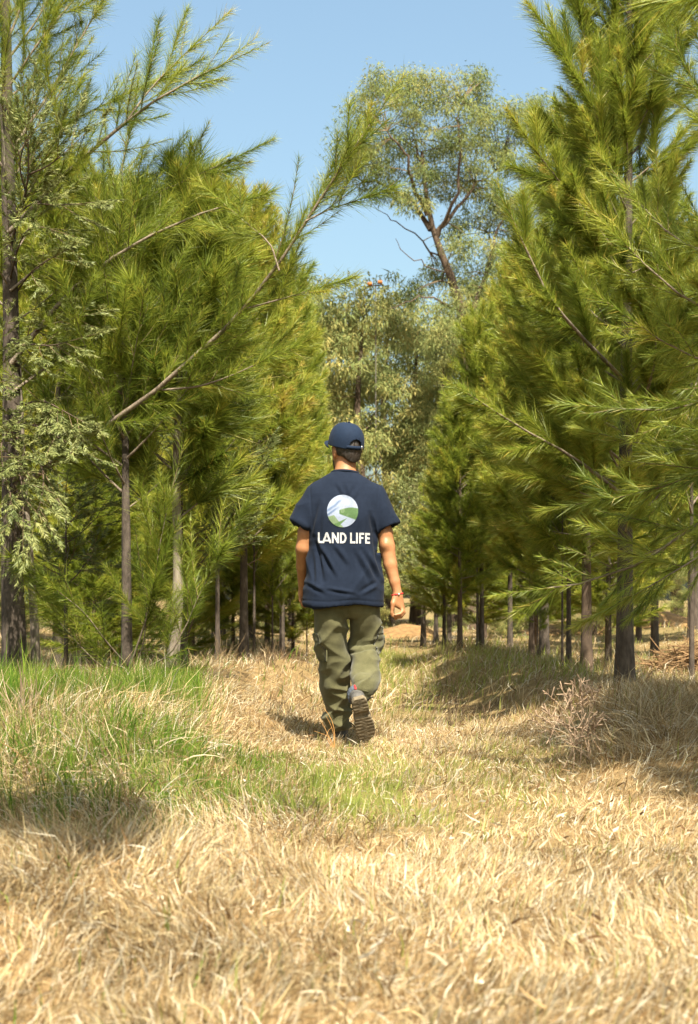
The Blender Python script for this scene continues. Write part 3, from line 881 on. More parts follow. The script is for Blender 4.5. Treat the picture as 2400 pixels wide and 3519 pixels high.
# yellow-green cypress right of the man
c4 = cypress(at(1.28, 24.5), 2.75, 0.05, 0.6, 0.75, 26, 'bright yellow-green cypress just right of the walking man, over a short dark trunk', per_m=170, nw=0.012, nl=0.06, tl=0.34, barkm='bark', base_t=0.62)
copy_tree(c4, at(1.62, 23.0), 2.0, 0.9, 'darker cypress in the shade beside the bright yellow-green one')
copy_tree(c4, at(-0.95, 23.0), 4.0, 0.85, 'yellow-green cypress low in the gap left of the walking man')
copy_tree(c4, at(-1.9, 21.5), 1.0, 0.8, 'low green cypress behind the forked trunk')

# --- grey-green grove behind
def leaf_clumps(centres, radii, per, ll, lw, base_t=0.5, flat=0.8):
    """drooping tufts of small leaves round every centre"""
    n = len(centres)
    ti = np.repeat(np.arange(n), per)
    d = norm(RNG.normal(size=(len(ti), 3)))
    r = RNG.random(len(ti)) ** 0.5
    P = centres[ti] + d * (r * radii[ti])[:, None] * np.array([1, 1, flat])
    D = norm(d * 0.6 + RNG.normal(size=d.shape) * 0.5 + np.array([0, 0, -0.6]))
    L = ll * (0.4 + 1.4 * RNG.random(len(ti)) ** 1.5)
    W = lw * (0.5 + 1.0 * RNG.random(len(ti)))
    tint = base_t + RNG.normal(size=len(ti)) * 0.12 + (RNG.normal(size=n) * 0.16)[ti]
    return needles(P, D, L, W, 0.4, np.clip(tint, 0.02, 0.98), False)

def grove_tree(loc, trunk_pts, trunk_r, limbs, lobes, label, per=40, dens=7.0, ll=0.20, lw=0.03, barkm='bark_red', tw_n=3, base_t=0.5, limb_k=0.75, group='grey-green trees of the grove at the back'):
    """limbs: polylines (relative) with radius; lobes: (centre, radii)"""
    root = empty('grove_tree', loc)
    tag(root, label, 'tree', group)
    tm, TP, TR = trunk_mesh('trunk', trunk_pts, trunk_r, M[barkm], 10, 20, 0.2, 0.1)
    link('trunk', tm, root)
    LP = np.stack([resample(p, 12) for p, r in limbs])
    LP[:, 1:-1] += RNG.normal(size=LP[:, 1:-1].shape) * 0.06
    LR = np.stack([np.linspace(r, r * 0.25, 12) for p, r in limbs]) * limb_k
    v, q = batch_tubes(LP, LR, 6)
    link('limb', mesh_np('limb', v, [q], [M[barkm]]), root)
    C, Rr = [], []
    for c, rad in lobes:
        c = np.asarray(c, float); rad = np.asarray(rad, float)
        n = int(dens * (rad[0] * rad[1] * rad[2]) ** (2 / 3.0) * 4) + 3
        d = norm(RNG.normal(size=(n, 3))) * (RNG.random(n) ** 0.4)[:, None]
        C.append(c + d * rad); Rr.append(0.22 + 0.26 * RNG.random(n))
    C = np.concatenate(C); Rr = np.concatenate(Rr)
    # a fine twig from the nearest limb or trunk point to every clump
    J = np.concatenate([LP.reshape(-1, 3), TP[8:]])
    tw = []
    for c in C[::max(1, tw_n)]:
        k = np.argmin(((J - c) ** 2).sum(1) + 0.6 * np.maximum(0, J[:, 2] - c[2]) ** 2)
        s = np.linspace(0, 1, 4)[:, None]
        tw.append(J[k] * (1 - s) + c * s + np.array([0, 0, 0.18]) * (s * (1 - s)) * np.linalg.norm(J[k] - c))
    tw = np.stack(tw)
    parts = [leaf_clumps(C, Rr, per, ll, lw, base_t)]
    cm = crown_mesh('crown', M['grey'], parts, tw, np.linspace(0.018, 0.006, 4)[None].repeat(len(tw), 0))
    c = link('crown', cm, root)
    c['kind'] = 'stuff'
    return root

BY = 38.0
def big(seq, dy=0.0):
    out = []
    for p in seq:
        d = p[2] if len(p) > 2 else 0
        out.append(PX(p[0], p[1], BY + dy + d))
    return out
b0 = PX(1620, 2110, BY); b0[2] = gz(b0[0], BY)
rel = lambda seq: [np.asarray(p) - b0 for p in seq]
tr = [np.array([0, 0, -0.2])] + rel(big([(1612, 1700), (1605, 1300), (1612, 1180), (1590, 1080), (1560, 960), (1510, 860), (1480, 790), (1460, 690), (1462, 600), (1450, 520)]))
limbs = [
    (rel(big([(1480, 790), (1440, 720, 0.3), (1370, 660, .5), (1290, 620, .8), (1230, 610, 1)])), 0.10),
    (rel(big([(1470, 740), (1430, 660, -.3), (1400, 600, -.6), (1390, 520, -.8), (1330, 450, -1)])), 0.09),
    (rel(big([(1490, 810), (1540, 750, .2), (1590, 680, .5), (1660, 610, .8), (1720, 580, 1)])), 0.09),
    (rel(big([(1500, 830), (1560, 700, -.5), (1585, 580, -.8), (1570, 450, -1), (1590, 350, -1)])), 0.08),
    (rel(big([(1450, 560), (1420, 450, 0.2), (1440, 380, .3), (1400, 320, .4)])), 0.05),
    (rel(big([(1520, 890), (1450, 830, .5), (1370, 760, .8), (1290, 720, 1), (1280, 700, 1.1)])), 0.04),
    (rel(big([(1570, 980), (1480, 920, -.4), (1400, 880, -.6), (1360, 820, -.8)])), 0.035),
    (rel(big([(1612, 1180), (1640, 1090, .3), (1650, 1000, .5), (1690, 890, .8), (1680, 800, 1)])), 0.12),
    (rel(big([(1650, 1000, .5), (1720, 760, .6), (1790, 690, .8), (1890, 590, 1)])), 0.07),
    (rel(big([(1585, 1060), (1520, 1040, -.5), (1440, 1010, -.8), (1340, 1060, -1)])), 0.05),
    (rel(big([(1610, 1190), (1640, 1130, .3), (1680, 1080, .5), (1740, 1050, .6)])), 0.07),
]
def lobe(px, py, rx, rz, d=0.0, ry=None):
    c = PX(px, py, BY + d) - b0
    k = BY / F
    return (c, (rx * k, (ry or rx) * k, rz * k))
lobes = [lobe(1240, 440, 85, 120, .5), lobe(1300, 330, 70, 70, -.5), lobe(1210, 560, 60, 70, .8), lobe(1330, 560, 85, 90, .8), lobe(1410, 400, 100, 110, -.5), lobe(1440, 300, 70, 50, .3),
         lobe(1540, 330, 90, 80, -.6), lobe(1590, 450, 110, 100, -.8), lobe(1630, 300, 55, 60, .5), lobe(1490, 520, 110, 80, .8), lobe(1690, 420, 85, 90, .6), lobe(1720, 560, 80, 90, .6),
         lobe(1620, 600, 70, 60, 1), lobe(1660, 740, 70, 80, .8), lobe(1300, 270, 22, 40, -.4), lobe(1640, 270, 30, 40, .2), lobe(1770, 400, 45, 60, .8), lobe(1830, 460, 75, 110, 1), lobe(1880, 380, 60, 70, 1),
         lobe(1850, 600, 70, 80, 1), lobe(1560, 780, 50, 70, 1.2), lobe(1690, 870, 70, 70, .5), lobe(1740, 990, 110, 80, .5), lobe(1600, 920, 50, 60, 1.4), lobe(1400, 1000, 60, 40, .8), lobe(1250, 640, 40, 30, 1), lobe(1450, 610, 60, 40, -.6), lobe(1190, 500, 50, 90, .2), lobe(1160, 620, 45, 60, .6), lobe(1380, 300, 60, 50, .4), lobe(1540, 620, 90, 70, 1), lobe(1700, 690, 80, 80, .8), lobe(1780, 760, 80, 90, 1), lobe(1640, 1010, 80, 60, .9), lobe(1510, 950, 60, 60, 1.3), lobe(1780, 880, 90, 90, .9), lobe(1840, 720, 70, 90, 1.2), lobe(1560, 1060, 60, 70, -.5), lobe(1520, 1150, 70, 60, -.8), lobe(1680, 1120, 70, 80, -.4), lobe(1590, 840, 50, 50, -.5), lobe(1420, 700, 60, 50, -.4), lobe(1340, 660, 60, 40, .2), lobe(1260, 520, 80, 80, -.6)]
grove_tree(b0, tr, [0.26, 0.21, 0.20, 0.17, 0.13, 0.08, 0.04], limbs, lobes, 'tallest tree at the back, a leaning brown trunk dividing into a wide airy grey-green crown', per=100, dens=12, ll=0.10, lw=0.028, tw_n=3)

def filler(loc, h, r, label, low=0.12, base_t=0.62, n=16):
    tp = [(0, 0, -0.2), (0.1, 0, h * 0.3), (-0.1, 0.1, h * 0.65), (0.1, 0, h * 0.95)]
    TP = resample(tp, 20)
    limbs, lobes = [], []
    for i in range(n):
        t = (i + 0.5) / n
        z = h * (low + (0.97 - low) * t)
        a = i * 2.4
        rr = r * (0.35 + 0.65 * math.sin(math.pi * min(1, 0.2 + 0.8 * t)) ** 0.8) * (0.6 + 0.5 * RNG.random())
        c = np.array([math.cos(a) * rr * 0.7, math.sin(a) * rr * 0.7, z])
        zb = max(h * 0.1, z - rr * 0.9)
        p0 = np.array([np.interp(zb, TP[:, 2], TP[:, k]) for k in range(3)])
        limbs.append(([p0, (p0 + c) / 2 + np.array([0, 0, 0.15]), c], 0.05 * (1 - 0.6 * t)))
        q_ = 0.55 + 0.5 * RNG.random()
        lobes.append((c, (q_ * r * 0.5, q_ * r * 0.5, q_ * r * 0.42)))
    return grove_tree(loc, tp, [0.2, 0.15, 0.09, 0.03], limbs, lobes, label, per=60, dens=7.5, ll=0.16, lw=0.042, tw_n=6, base_t=base_t)

f0 = filler(at(-1.2, 41.0), 9.6, 2.1, 'grey-green grove tree directly behind the cap of the walking man', 0.14, 0.66)
f1 = filler(at(2.0, 43.0), 9.4, 2.1, 'darker grove tree right of the walking man, in front of the tallest tree', 0.10, 0.60)
HF = [9.6, 9.4]
fsp = [
    (0.35, 40.0, 9.7, 0, 'low pale grove tree between the man and the tall leaning trunk'),
    (2.7, 40.5, 8.2, 1, 'rounded grove tree at the foot of the leaning brown trunk'),
    (4.6, 42.5, 10.2, 0, 'grove tree right of the leaning brown trunk'),
    (-2.3, 39.0, 10.2, 1, 'grove tree above the left row, with dark upper twigs against the sky'),
    (-0.7, 47.0, 10.9, 1, 'grove tree behind, left of the sky gap'),
    (1.3, 48.5, 11.2, 0, 'tall blue-green grove tree right of the sky gap'),
    (3.6, 50.0, 11.5, 1, 'grove tree beyond the tallest crown'),
    (-4.8, 42.0, 9.0, 0, 'grove tree behind the left rows'),
    (-7.2, 45.0, 9.5, 1, 'grove tree at far left behind the casuarinas'),
    (6.6, 45.0, 10.5, 1, 'grove tree behind the right casuarinas'),
    (9.0, 48.0, 10.5, 0, 'grove tree at far right behind the casuarinas'),
    (-10.0, 50.0, 10.0, 0, 'outermost grove tree on the left'),
    (12.0, 52.0, 11.0, 1, 'outermost grove tree on the right'),
]
for i, (x, y, h, v, lab) in enumerate(fsp):
    copy_tree([f0, f1][v], at(x, y), i * 1.3 + 0.5, h / HF[v], lab)
# low bushes that close the far end of the rows
bush_sp = [(-3.8, 33, 'bush between the rows left of the mound, far back'), (-1.6, 34.5, 'bush in the far gap just left of the walking man'), (0.2, 36.5, 'bush hidden behind the legs of the walking man at the end of the path'),
           (2.6, 35.5, 'bush at the end of the path just right of the orange earth heap'), (4.6, 36.5, 'bush seen between the trunks in the middle of the right row'), (6.4, 34, 'bush behind the reddish trunk far back'),
           (8.6, 36, 'bush behind the thickest right trunk far back'), (-5.6, 35.5, 'bush seen between the dark trunk and the twisted pale trunk, far back'), (-7.8, 34, 'bush seen beside the second trunk from the left edge, far back'),
           (10.5, 38, 'bush at the right edge far behind the brush heap'), (-9.8, 38, 'bush at the left edge far behind the thick trunk'), (-2.7, 30, 'bush behind the straight dark trunk on the left mound'), (-4.9, 29, 'bush behind the basal shoots of the dark trunk, far back'),
           (3.4, 30, 'bush low behind the grey trunk of the right row'), (5.3, 31, 'bush low behind the light leaning trunk of the right row'), (-6.6, 28, 'bush low behind the two leftmost trunks')]
for i, (x, y, lab) in enumerate(bush_sp):
    r = copy_tree([f0, f1][i % 2], at(x, y) - np.array([0, 0, 0.3]), i * 0.9, 0.20 + 0.05 * (i % 3), lab, group='low bushes at the end of the rows', wide=1.5)
    r.name = 'bush'
    r['category'] = 'bush'

# ---------------------------------------------------------------- the walking man
class Vox:
    """a signed distance grid that is turned into one smooth mesh"""
    def __init__(self, lo, hi, h):
        self.lo = np.asarray(lo, float); self.h = h
        self.n = np.ceil((np.asarray(hi) - self.lo) / h).astype(int) + 1
        self.D = np.full(self.n, 1.0, dtype=np.float32)
        self.ax = [self.lo[i] + h * np.arange(self.n[i]) for i in range(3)]
    def win(self, lo, hi):
        s = []
        for i in range(3):
            a = int(np.clip((lo[i] - self.lo[i]) / self.h, 0, self.n[i] - 1)); b = int(np.clip((hi[i] - self.lo[i]) / self.h + 2, 1, self.n[i]))
            s.append(slice(a, b))
        return tuple(s), (self.ax[0][s[0]][:, None, None], self.ax[1][s[1]][None, :, None], self.ax[2][s[2]][None, None, :])
    def put(self, fn, lo, hi, k=0.01, sub=False):
        s, (x, y, z) = self.win(np.asarray(lo) - k * 1.5 - 2 * self.h, np.asarray(hi) + k * 1.5 + 2 * self.h)
        d = fn(x, y, z)
        o = self.D[s]
        self.D[s] = np.maximum(o, -d) if sub else self._smin(o, d, k)
    @staticmethod
    def _smin(a, b, k):
        h = np.clip(0.5 + 0.5 * (b - a) / k, 0, 1)
        return b * (1 - h) + a * h - k * h * (1 - h)
    def cap(self, a, b, ra, rb, k=0.01, **kw):
        a = np.asarray(a, float); b = np.asarray(b, float)
        ab = b - a; L2 = max(ab @ ab, 1e-9); r = max(ra, rb)
        def fn(x, y, z):
            px, py, pz = x - a[0], y - a[1], z - a[2]
            t = np.clip((px * ab[0] + py * ab[1] + pz * ab[2]) / L2, 0, 1)
            return np.sqrt((px - t * ab[0]) ** 2 + (py - t * ab[1]) ** 2 + (pz - t * ab[2]) ** 2) - (ra + (rb - ra) * t)
        self.put(fn, np.minimum(a, b) - r, np.maximum(a, b) + r, k, **kw)
    def chain(self, pts, rad, k=0.01, **kw):
        for i in range(len(pts) - 1):
            self.cap(pts[i], pts[i + 1], rad[i], rad[i + 1], k, **kw)
    def ell(self, c, r, R=None, k=0.01, **kw):
        c = np.asarray(c, float); r = np.asarray(r, float)
        R = np.eye(3) if R is None else np.asarray(R)       # rows: local axes
        def fn(x, y, z):
            px, py, pz = x - c[0], y - c[1], z - c[2]
            q = [(px * R[i][0] + py * R[i][1] + pz * R[i][2]) / r[i] for i in range(3)]
            s = np.sqrt(q[0] ** 2 + q[1] ** 2 + q[2] ** 2)
            return (s - 1) * r.min()
        m = r.max()
        self.put(fn, c - m, c + m, k, **kw)
    def loft(self, zs, xl, xr, yc, b, p=2.3, k=0.01, **kw):
        zs = np.asarray(zs, float)
        xl, xr, yc, b = [np.broadcast_to(np.asarray(v, float), zs.shape) for v in (xl, xr, yc, b)]
        o = np.argsort(zs); zs, xl, xr, yc, b = zs[o], xl[o], xr[o], yc[o], b[o]
        def fn(x, y, z):
            zz = np.clip(z, zs[0], zs[-1])
            l, r_, c, bb = [np.interp(zz, zs, v) for v in (xl, xr, yc, b)]
            a = (r_ - l) / 2
            q = (np.abs((x - (l + r_) / 2) / a) ** p + np.abs((y - c) / bb) ** p) ** (1 / p)
            d = (q - 1) * np.minimum(a, bb)
            return np.maximum(d, np.maximum(zs[0] - z, z - zs[-1]))
        self.put(fn, (xl.min(), (yc - b).min(), zs[0]), (xr.max(), (yc + b).max(), zs[-1]), k, **kw)
    def mesh(self):
        D = self.D
        s = D < 0
        nx, ny, nz = s.shape
        c = np.zeros((nx - 1, ny - 1, nz - 1), np.int8)
        cor = [(a, b, e) for a in (0, 1) for b in (0, 1) for e in (0, 1)]
        for a, b, e in cor:
            c += s[a:nx - 1 + a, b:ny - 1 + b, e:nz - 1 + e]
        act = (c > 0) & (c < 8)
        ids = np.argwhere(act)
        idx = np.full(act.shape, -1, np.int64)
        idx[act] = np.arange(len(ids))
        acc = np.zeros((len(ids), 3)); cnt = np.zeros(len(ids))
        for p in cor:
            for ax in range(3):
                if p[ax]: continue
                q = list(p); q[ax] = 1
                va = D[tuple((ids + p).T)]; vb = D[tuple((ids + q).T)]
                cr = (va < 0) != (vb < 0)
                t = np.where(cr, va / np.where(va - vb == 0, 1, va - vb), 0)
                pos = np.array(p, float)[None] + 0.0 * ids
                pos[:, ax] += t
                acc[cr] += pos[cr]; cnt[cr] += 1
        V = self.lo + self.h * (ids + acc / np.maximum(cnt, 1)[:, None])
        quads = []
        for ax in range(3):
            u, v = (ax + 1) % 3, (ax + 2) % 3
            sl0 = [slice(None)] * 3; sl1 = [slice(None)] * 3
            sl0[ax] = slice(0, -1); sl1[ax] = slice(1, None)
            cr = s[tuple(sl0)] != s[tuple(sl1)]
            e = np.argwhere(cr)
            e = e[(e[:, u] > 0) & (e[:, v] > 0) & (e[:, u] < s.shape[u] - 1) & (e[:, v] < s.shape[v] - 1)]
            def g(du, dv):
                w = e.copy(); w[:, u] += du; w[:, v] += dv
                return idx[tuple(w.T)]
            q = np.stack([g(-1, -1), g(0, -1), g(0, 0), g(-1, 0)], 1)
            inside = s[tuple(e.T)]
            q = np.where(inside[:, None], q, q[:, ::-1])
            quads.append(q[(q >= 0).all(1)])
        return V, np.concatenate(quads)

def relax(V, Q, it=2, lam=0.5):
    E = np.concatenate([Q[:, [0, 1]], Q[:, [1, 2]], Q[:, [2, 3]], Q[:, [3, 0]]])
    for _ in range(it):
        S = np.zeros_like(V); n = np.zeros(len(V))
        for a, b in ((0, 1), (1, 0)):
            for k in range(3):
                S[:, k] += np.bincount(E[:, a], V[E[:, b], k], len(V))
            n += np.bincount(E[:, a], minlength=len(V))
        V = V * (1 - lam) + lam * S / np.maximum(n, 1)[:, None]
    return V

def vnormals(V, Q):
    n = np.cross(V[Q[:, 2]] - V[Q[:, 0]], V[Q[:, 3]] - V[Q[:, 1]])
    N = np.zeros_like(V)
    for i in range(4):
        for k in range(3):
            N[:, k] += np.bincount(Q[:, i], n[:, k], len(V))
    return norm(N)

def ridged(x, y, z, seed):
    n = noise3(x, y, z, seed)
    return 1 - np.abs(2 * n - 1)

KX = 610.9
def mx_(px): return (np.asarray(px, float) - 1200) / KX
def mz(py): return (2555 - np.asarray(py, float)) / KX

person = empty('person', (-0.02, 8.0, 0.0))
tag(person, 'man in navy cap, printed navy t-shirt and olive cargo trousers walking away along the path', 'person')
PO = np.array([-0.02, 8.0, 0.0])
def pmesh(name, V, Q, mats, parent=None, attrs=None, midx=None):
    o = link(name, mesh_np(name, V - PO, [Q], mats, midx, True, attrs), parent or person)
    return o

# --- materials of the man
def skin_mat():
    m, nt, p = new_mat('skin')
    tc = nd(nt, 'ShaderNodeTexCoord')
    n = nd(nt, 'ShaderNodeTexNoise'); n.inputs['Scale'].default_value = 22; n.inputs['Detail'].default_value = 5
    nt.links.new(tc.outputs['Object'], n.inputs['Vector'])
    r = ramp(nt, n.outputs['Fac'], [(0.3, (0.35, 0.155, 0.065)), (0.7, (0.44, 0.205, 0.09))])
    nt.links.new(r.outputs[0], p.inputs['Base Color'])
    p.inputs['Roughness'].default_value = 0.5
    p.inputs['Specular IOR Level'].default_value = 0.35
    p.inputs['Subsurface Weight'].default_value = 0.12
    p.inputs['Subsurface Radius'].default_value = (0.010, 0.004, 0.002)
    p.inputs['Subsurface Scale'].default_value = 0.5
    b = nd(nt, 'ShaderNodeBump'); b.inputs['Strength'].default_value = 0.25; b.inputs['Distance'].default_value = 0.002
    n2 = nd(nt, 'ShaderNodeTexNoise'); n2.inputs['Scale'].default_value = 160
    nt.links.new(tc.outputs['Object'], n2.inputs['Vector']); nt.links.new(n2.outputs['Fac'], b.inputs['Height']); nt.links.new(b.outputs[0], p.inputs['Normal'])
    return m
M['skin'] = skin_mat()
M['navy'] = noisy_mat('navy_cotton', (0.0055, 0.0105, 0.0235), (0.0090, 0.0155, 0.032), 55, 0.9, 0.35, 260, sheen=0.02, spec=0.15, bdist=0.002)
M['capnavy'] = noisy_mat('navy_twill', (0.0045, 0.0130, 0.034), (0.0075, 0.0195, 0.046), 60, 0.85, 0.35, 300, sheen=0.02, spec=0.2, bdist=0.002)
M['olive'] = noisy_mat('olive_canvas', (0.080, 0.076, 0.034), (0.136, 0.126, 0.060), 16, 0.92, 0.4, 200, sheen=0.1, spec=0.15, bdist=0.003)
M['hair'] = noisy_mat('dark_hair', (0.008, 0.006, 0.004), (0.035, 0.022, 0.014), 60, 0.55, 0.9, 120, (1, 1, 0.3), spec=0.5, bdist=0.006)
M['sole'] = noisy_mat('dusty_rubber', (0.10, 0.08, 0.05), (0.25, 0.195, 0.12), 22, 0.92, 0.7, 70, bdist=0.006)
M['boot'] = noisy_mat('dusty_boot_leather', (0.05, 0.048, 0.045), (0.13, 0.12, 0.105), 25, 0.8, 0.4, 90, bdist=0.003)
M['collar'] = noisy_mat('grey_blue_boot_collar', (0.055, 0.065, 0.085), (0.10, 0.115, 0.14), 40, 0.85, 0.4, 120, bdist=0.003)
M['red'] = noisy_mat('red_cord', (0.45, 0.015, 0.02), (0.65, 0.04, 0.04), 90, 0.6)
M['bead'] = noisy_mat('pale_bead', (0.5, 0.45, 0.38), (0.7, 0.65, 0.55), 90, 0.35)
M['white'] = noisy_mat('white_print', (0.34, 0.34, 0.34), (0.54, 0.53, 0.52), 60, 0.75)
M['metal'] = noisy_mat('strap_metal', (0.4, 0.4, 0.4), (0.6, 0.6, 0.6), 90, 0.3)
M['metal'].node_tree.nodes['Principled BSDF'].inputs['Metallic'].default_value = 0.9
M['black'] = noisy_mat('black_lace', (0.012, 0.012, 0.012), (0.03, 0.03, 0.03), 90, 0.7)
M['print'] = col_mat('emblem_print', 0, 0.7)

YAW = math.radians(30)
HF_ = np.array([-math.sin(YAW), math.cos(YAW), 0.0])          # the way the face looks
HR_ = np.array([math.cos(YAW), math.sin(YAW), 0.0])
HU_ = np.array([0, 0, 1.0])
HC = PX(1191, 1543, 8.02)                                     # middle of the skull

def hp(r, f, u): return HC + HR_ * r + HF_ * f + HU_ * u

def build_body():
    v = Vox((-0.36, 7.62, 0.02), (0.36, 8.46, 1.82), 0.0060)
    R = np.stack([HR_, HF_, HU_])
    # skull, face and jaw
    v.ell(hp(0, 0.0, 0.015), (0.075, 0.095, 0.098), R, 0.01)
    v.ell(hp(0, 0.030, -0.055), (0.058, 0.070, 0.075), R, 0.03)
    v.ell(hp(0, 0.065, -0.095), (0.030, 0.030, 0.028), R, 0.025)
    v.cap(hp(0, 0.092, -0.015), hp(0, 0.112, -0.050), 0.008, 0.013, 0.012)          # nose
    v.ell(hp(0, 0.092, -0.078), (0.024, 0.010, 0.010), R, 0.008)                    # lips
    v.ell(hp(0, 0.085, 0.012), (0.050, 0.014, 0.010), R, 0.012)                     # brow
    for s in (-1, 1):                                                                 # ears
        v.ell(hp(s * 0.079, -0.004, -0.022), (0.009, 0.019, 0.033), R, 0.006)
        v.ell(hp(s * 0.076, 0.002, -0.046), (0.007, 0.010, 0.012), R, 0.006)
        v.ell(hp(s * 0.030, 0.088, -0.012), (0.013, 0.010, 0.008), R, 0.006)
    # neck, shoulders, trunk under the clothes
    n0 = PX(1187, 1640, 8.0); n1 = PX(1189, 1575, 8.015)
    v.cap(n0, n1, 0.063, 0.056, 0.015)
    v.cap(PX(1187, 1680, 8.01), n0, 0.060, 0.062, 0.02)
    v.cap(n0 + np.array([-0.005, 0, -0.02]), PX(1108, 1700, 8.0), 0.035, 0.035, 0.04)
    v.cap(n0 + np.array([0.005, 0, -0.02]), PX(1270, 1705, 8.0), 0.035, 0.035, 0.04)
    v.loft(mz([1690, 1780, 1900, 2000, 2095]), mx_([1105, 1098, 1100, 1098, 1110]), mx_([1268, 1270, 1278, 1284, 1278]), 8.0, [0.06, 0.085, 0.082, 0.085, 0.078], 2.2, 0.04)
    # legs inside the trousers
    v.chain([PX(1140, 2120, 8.0), PX(1150, 2300, 8.10), PX(1172, 2500, 8.2)], [0.066, 0.052, 0.036], 0.02)
    v.chain([PX(1252, 2120, 8.02), PX(1255, 2225, 8.11), PX(1244, 2392, 7.83)], [0.066, 0.052, 0.036], 0.02)
    # left arm, swung a little forward
    sl = PX(1086, 1715, 8.0)
    A = [sl, PX(1051, 1830, 7.99), PX(1043, 1885, 8.0), PX(1042, 1945, 8.07), PX(1040, 2008, 8.14)]
    v.chain(A[:2], [0.044, 0.044], 0.01)
    v.chain(A[1:], [0.0435, 0.0425, 0.038, 0.0255], 0.012)
    # right arm, hanging a little out
    sr = PX(1290, 1720, 8.0)
    B = [sr, PX(1323, 1830, 7.985), PX(1331, 1880, 7.98), PX(1342, 1940, 7.97), PX(1357, 2000, 7.96), PX(1367, 2040, 7.955)]
    v.chain(B[:2], [0.044, 0.044], 0.01)
    v.chain(B[1:], [0.043, 0.0435, 0.0375, 0.029, 0.0255], 0.012)
    v.ell(PX(1325, 1872, 7.945), (0.02, 0.02, 0.025), None, 0.02)                    # elbow
    # right hand: palm turned back, thumb toward the thigh, fingers curling in
    Y = 7.95
    w = PX(1367, 2040, Y)
    for a, b, r0, r1 in [((1363, 2046, 0), (1360, 2078, -0.008), 0.020, 0.016), ((1369, 2046, 0), (1374, 2084, -0.003), 0.020, 0.017), ((1373, 2048, 0.004), (1383, 2086, 0.008), 0.019, 0.015)]:
        v.cap(PX(a[0], a[1], Y + a[2]), PX(b[0], b[1], Y + b[2]), r0, r1, 0.012)
    v.chain([PX(1357, 2054, Y - 0.01), PX(1351, 2074, Y - 0.022), PX(1349, 2090, Y - 0.026)], [0.016, 0.0145, 0.0105], 0.008)     # ball of the thumb
    v.chain([PX(1349, 2090, Y - 0.026), PX(1347, 2106, Y - 0.026), PX(1349, 2118, Y - 0.024)], [0.0105, 0.0098, 0.0075], 0.004)
    fing = [([(1377, 2080, -0.004), (1384, 2100, -0.012), (1376, 2109, -0.028), (1358, 2113, -0.036)], 0.0088),
            ([(1382, 2084, 0.004), (1389, 2105, 0.000), (1379, 2117, -0.016), (1356, 2120, -0.028)], 0.0090),
            ([(1384, 2086, 0.012), (1390, 2106, 0.014), (1379, 2121, 0.000), (1356, 2126, -0.012)], 0.0085),
            ([(1383, 2084, 0.022), (1387, 2102, 0.026), (1376, 2118, 0.018), (1359, 2129, 0.006)], 0.0075)]
    for pts, r in fing:
        v.chain([PX(p[0], p[1], Y + p[2]) for p in pts], [r * 1.12, r * 1.05, r * 0.98, r * 0.80], 0.0035)
    # left hand beside the hip, back of the hand outward
    Y = 8.15
    v.cap(PX(1041, 2008, 8.14), PX(1035, 2044, Y), 0.022, 0.018, 0.012)
    v.cap(PX(1043, 2008, 8.15), PX(1041, 2046, Y + 0.025), 0.021, 0.016, 0.012)
    v.cap(PX(1043, 2012, 8.17), PX(1043, 2044, Y + 0.045), 0.019, 0.015, 0.012)
    for pts, r in [([(1034, 2042, -0.008), (1031, 2060, -0.01), (1037, 2074, -0.008), (1047, 2082, -0.004)], 0.0088), ([(1037, 2044, 0.012), (1034, 2064, 0.012), (1040, 2080, 0.014), (1050, 2087, 0.014)], 0.0090),
                   ([(1040, 2044, 0.030), (1037, 2063, 0.032), (1043, 2079, 0.034), (1052, 2086, 0.032)], 0.0086), ([(1042, 2043, 0.048), (1040, 2058, 0.050), (1044, 2071, 0.052), (1052, 2078, 0.050)], 0.0078)]:
        v.chain([PX(p[0], p[1], Y + p[2]) for p in pts], [r * 1.1, r, r * 0.95, r * 0.8], 0.0035)
    v.chain([PX(1046, 2016, 8.19), PX(1050, 2040, 8.235), PX(1052, 2058, 8.24)], [0.014, 0.0115, 0.0085], 0.006)
    # feet inside the boots
    v.cap(PX(1172, 2500, 8.2), PX(1172, 2520, 8.30), 0.034, 0.030, 0.02)
    V, Q = v.mesh()
    V = relax(V, Q, 2, 0.4)
    return pmesh('body', V, Q, [M['skin']])

build_body()
for s in (-1, 1):
    bm_v, bm_q = [], []
    c = hp(s * 0.030, 0.088, -0.012)
    V = Vox(c - 0.02, c + 0.02, 0.003); V.ell(c, (0.0118,) * 3)
    a, b = V.mesh()
    pmesh('eye', a, b, [M['bead']])

def build_hair():
    v = Vox(HC - 0.16, HC + 0.16, 0.004)
    R = np.stack([HR_, HF_, HU_])
    v.ell(hp(0, -0.010, 0.012), (0.082, 0.096, 0.104), R, 0.01)
    v.ell(hp(0, -0.050, -0.050), (0.052, 0.042, 0.058), R, 0.02)
    s, (x, y, z) = v.win(HC - 1, HC + 1)
    r = (x - HC[0]) * HR_[0] + (y - HC[1]) * HR_[1]
    f = (x - HC[0]) * HF_[0] + (y - HC[1]) * HF_[1]
    u = z - HC[2]
    # keep the back of the head: nape line below, ear line in front
    line = -0.080 - 0.006 * np.cos(r * 70) + 0.35 * np.abs(r) * sstep(0.02, 0.06, np.abs(r)) + 0.25 * (f + 0.08)
    v.D = np.maximum(v.D, line - u)
    front = -0.012 + 0.45 * np.maximum(u + 0.0, 0) - 0.5 * np.maximum(-u - 0.03, 0)
    v.D = np.maximum(v.D, f - front)
    V, Q = v.mesh()
    V = relax(V, Q, 2, 0.4)
    n = vnormals(V, Q)
    V = V + n * ((noise3(V[:, 0] * 120, V[:, 1] * 120, V[:, 2] * 50, 3) - 0.5) * 0.004)[:, None]
    return pmesh('hair', V, Q, [M['hair']])
build_hair()

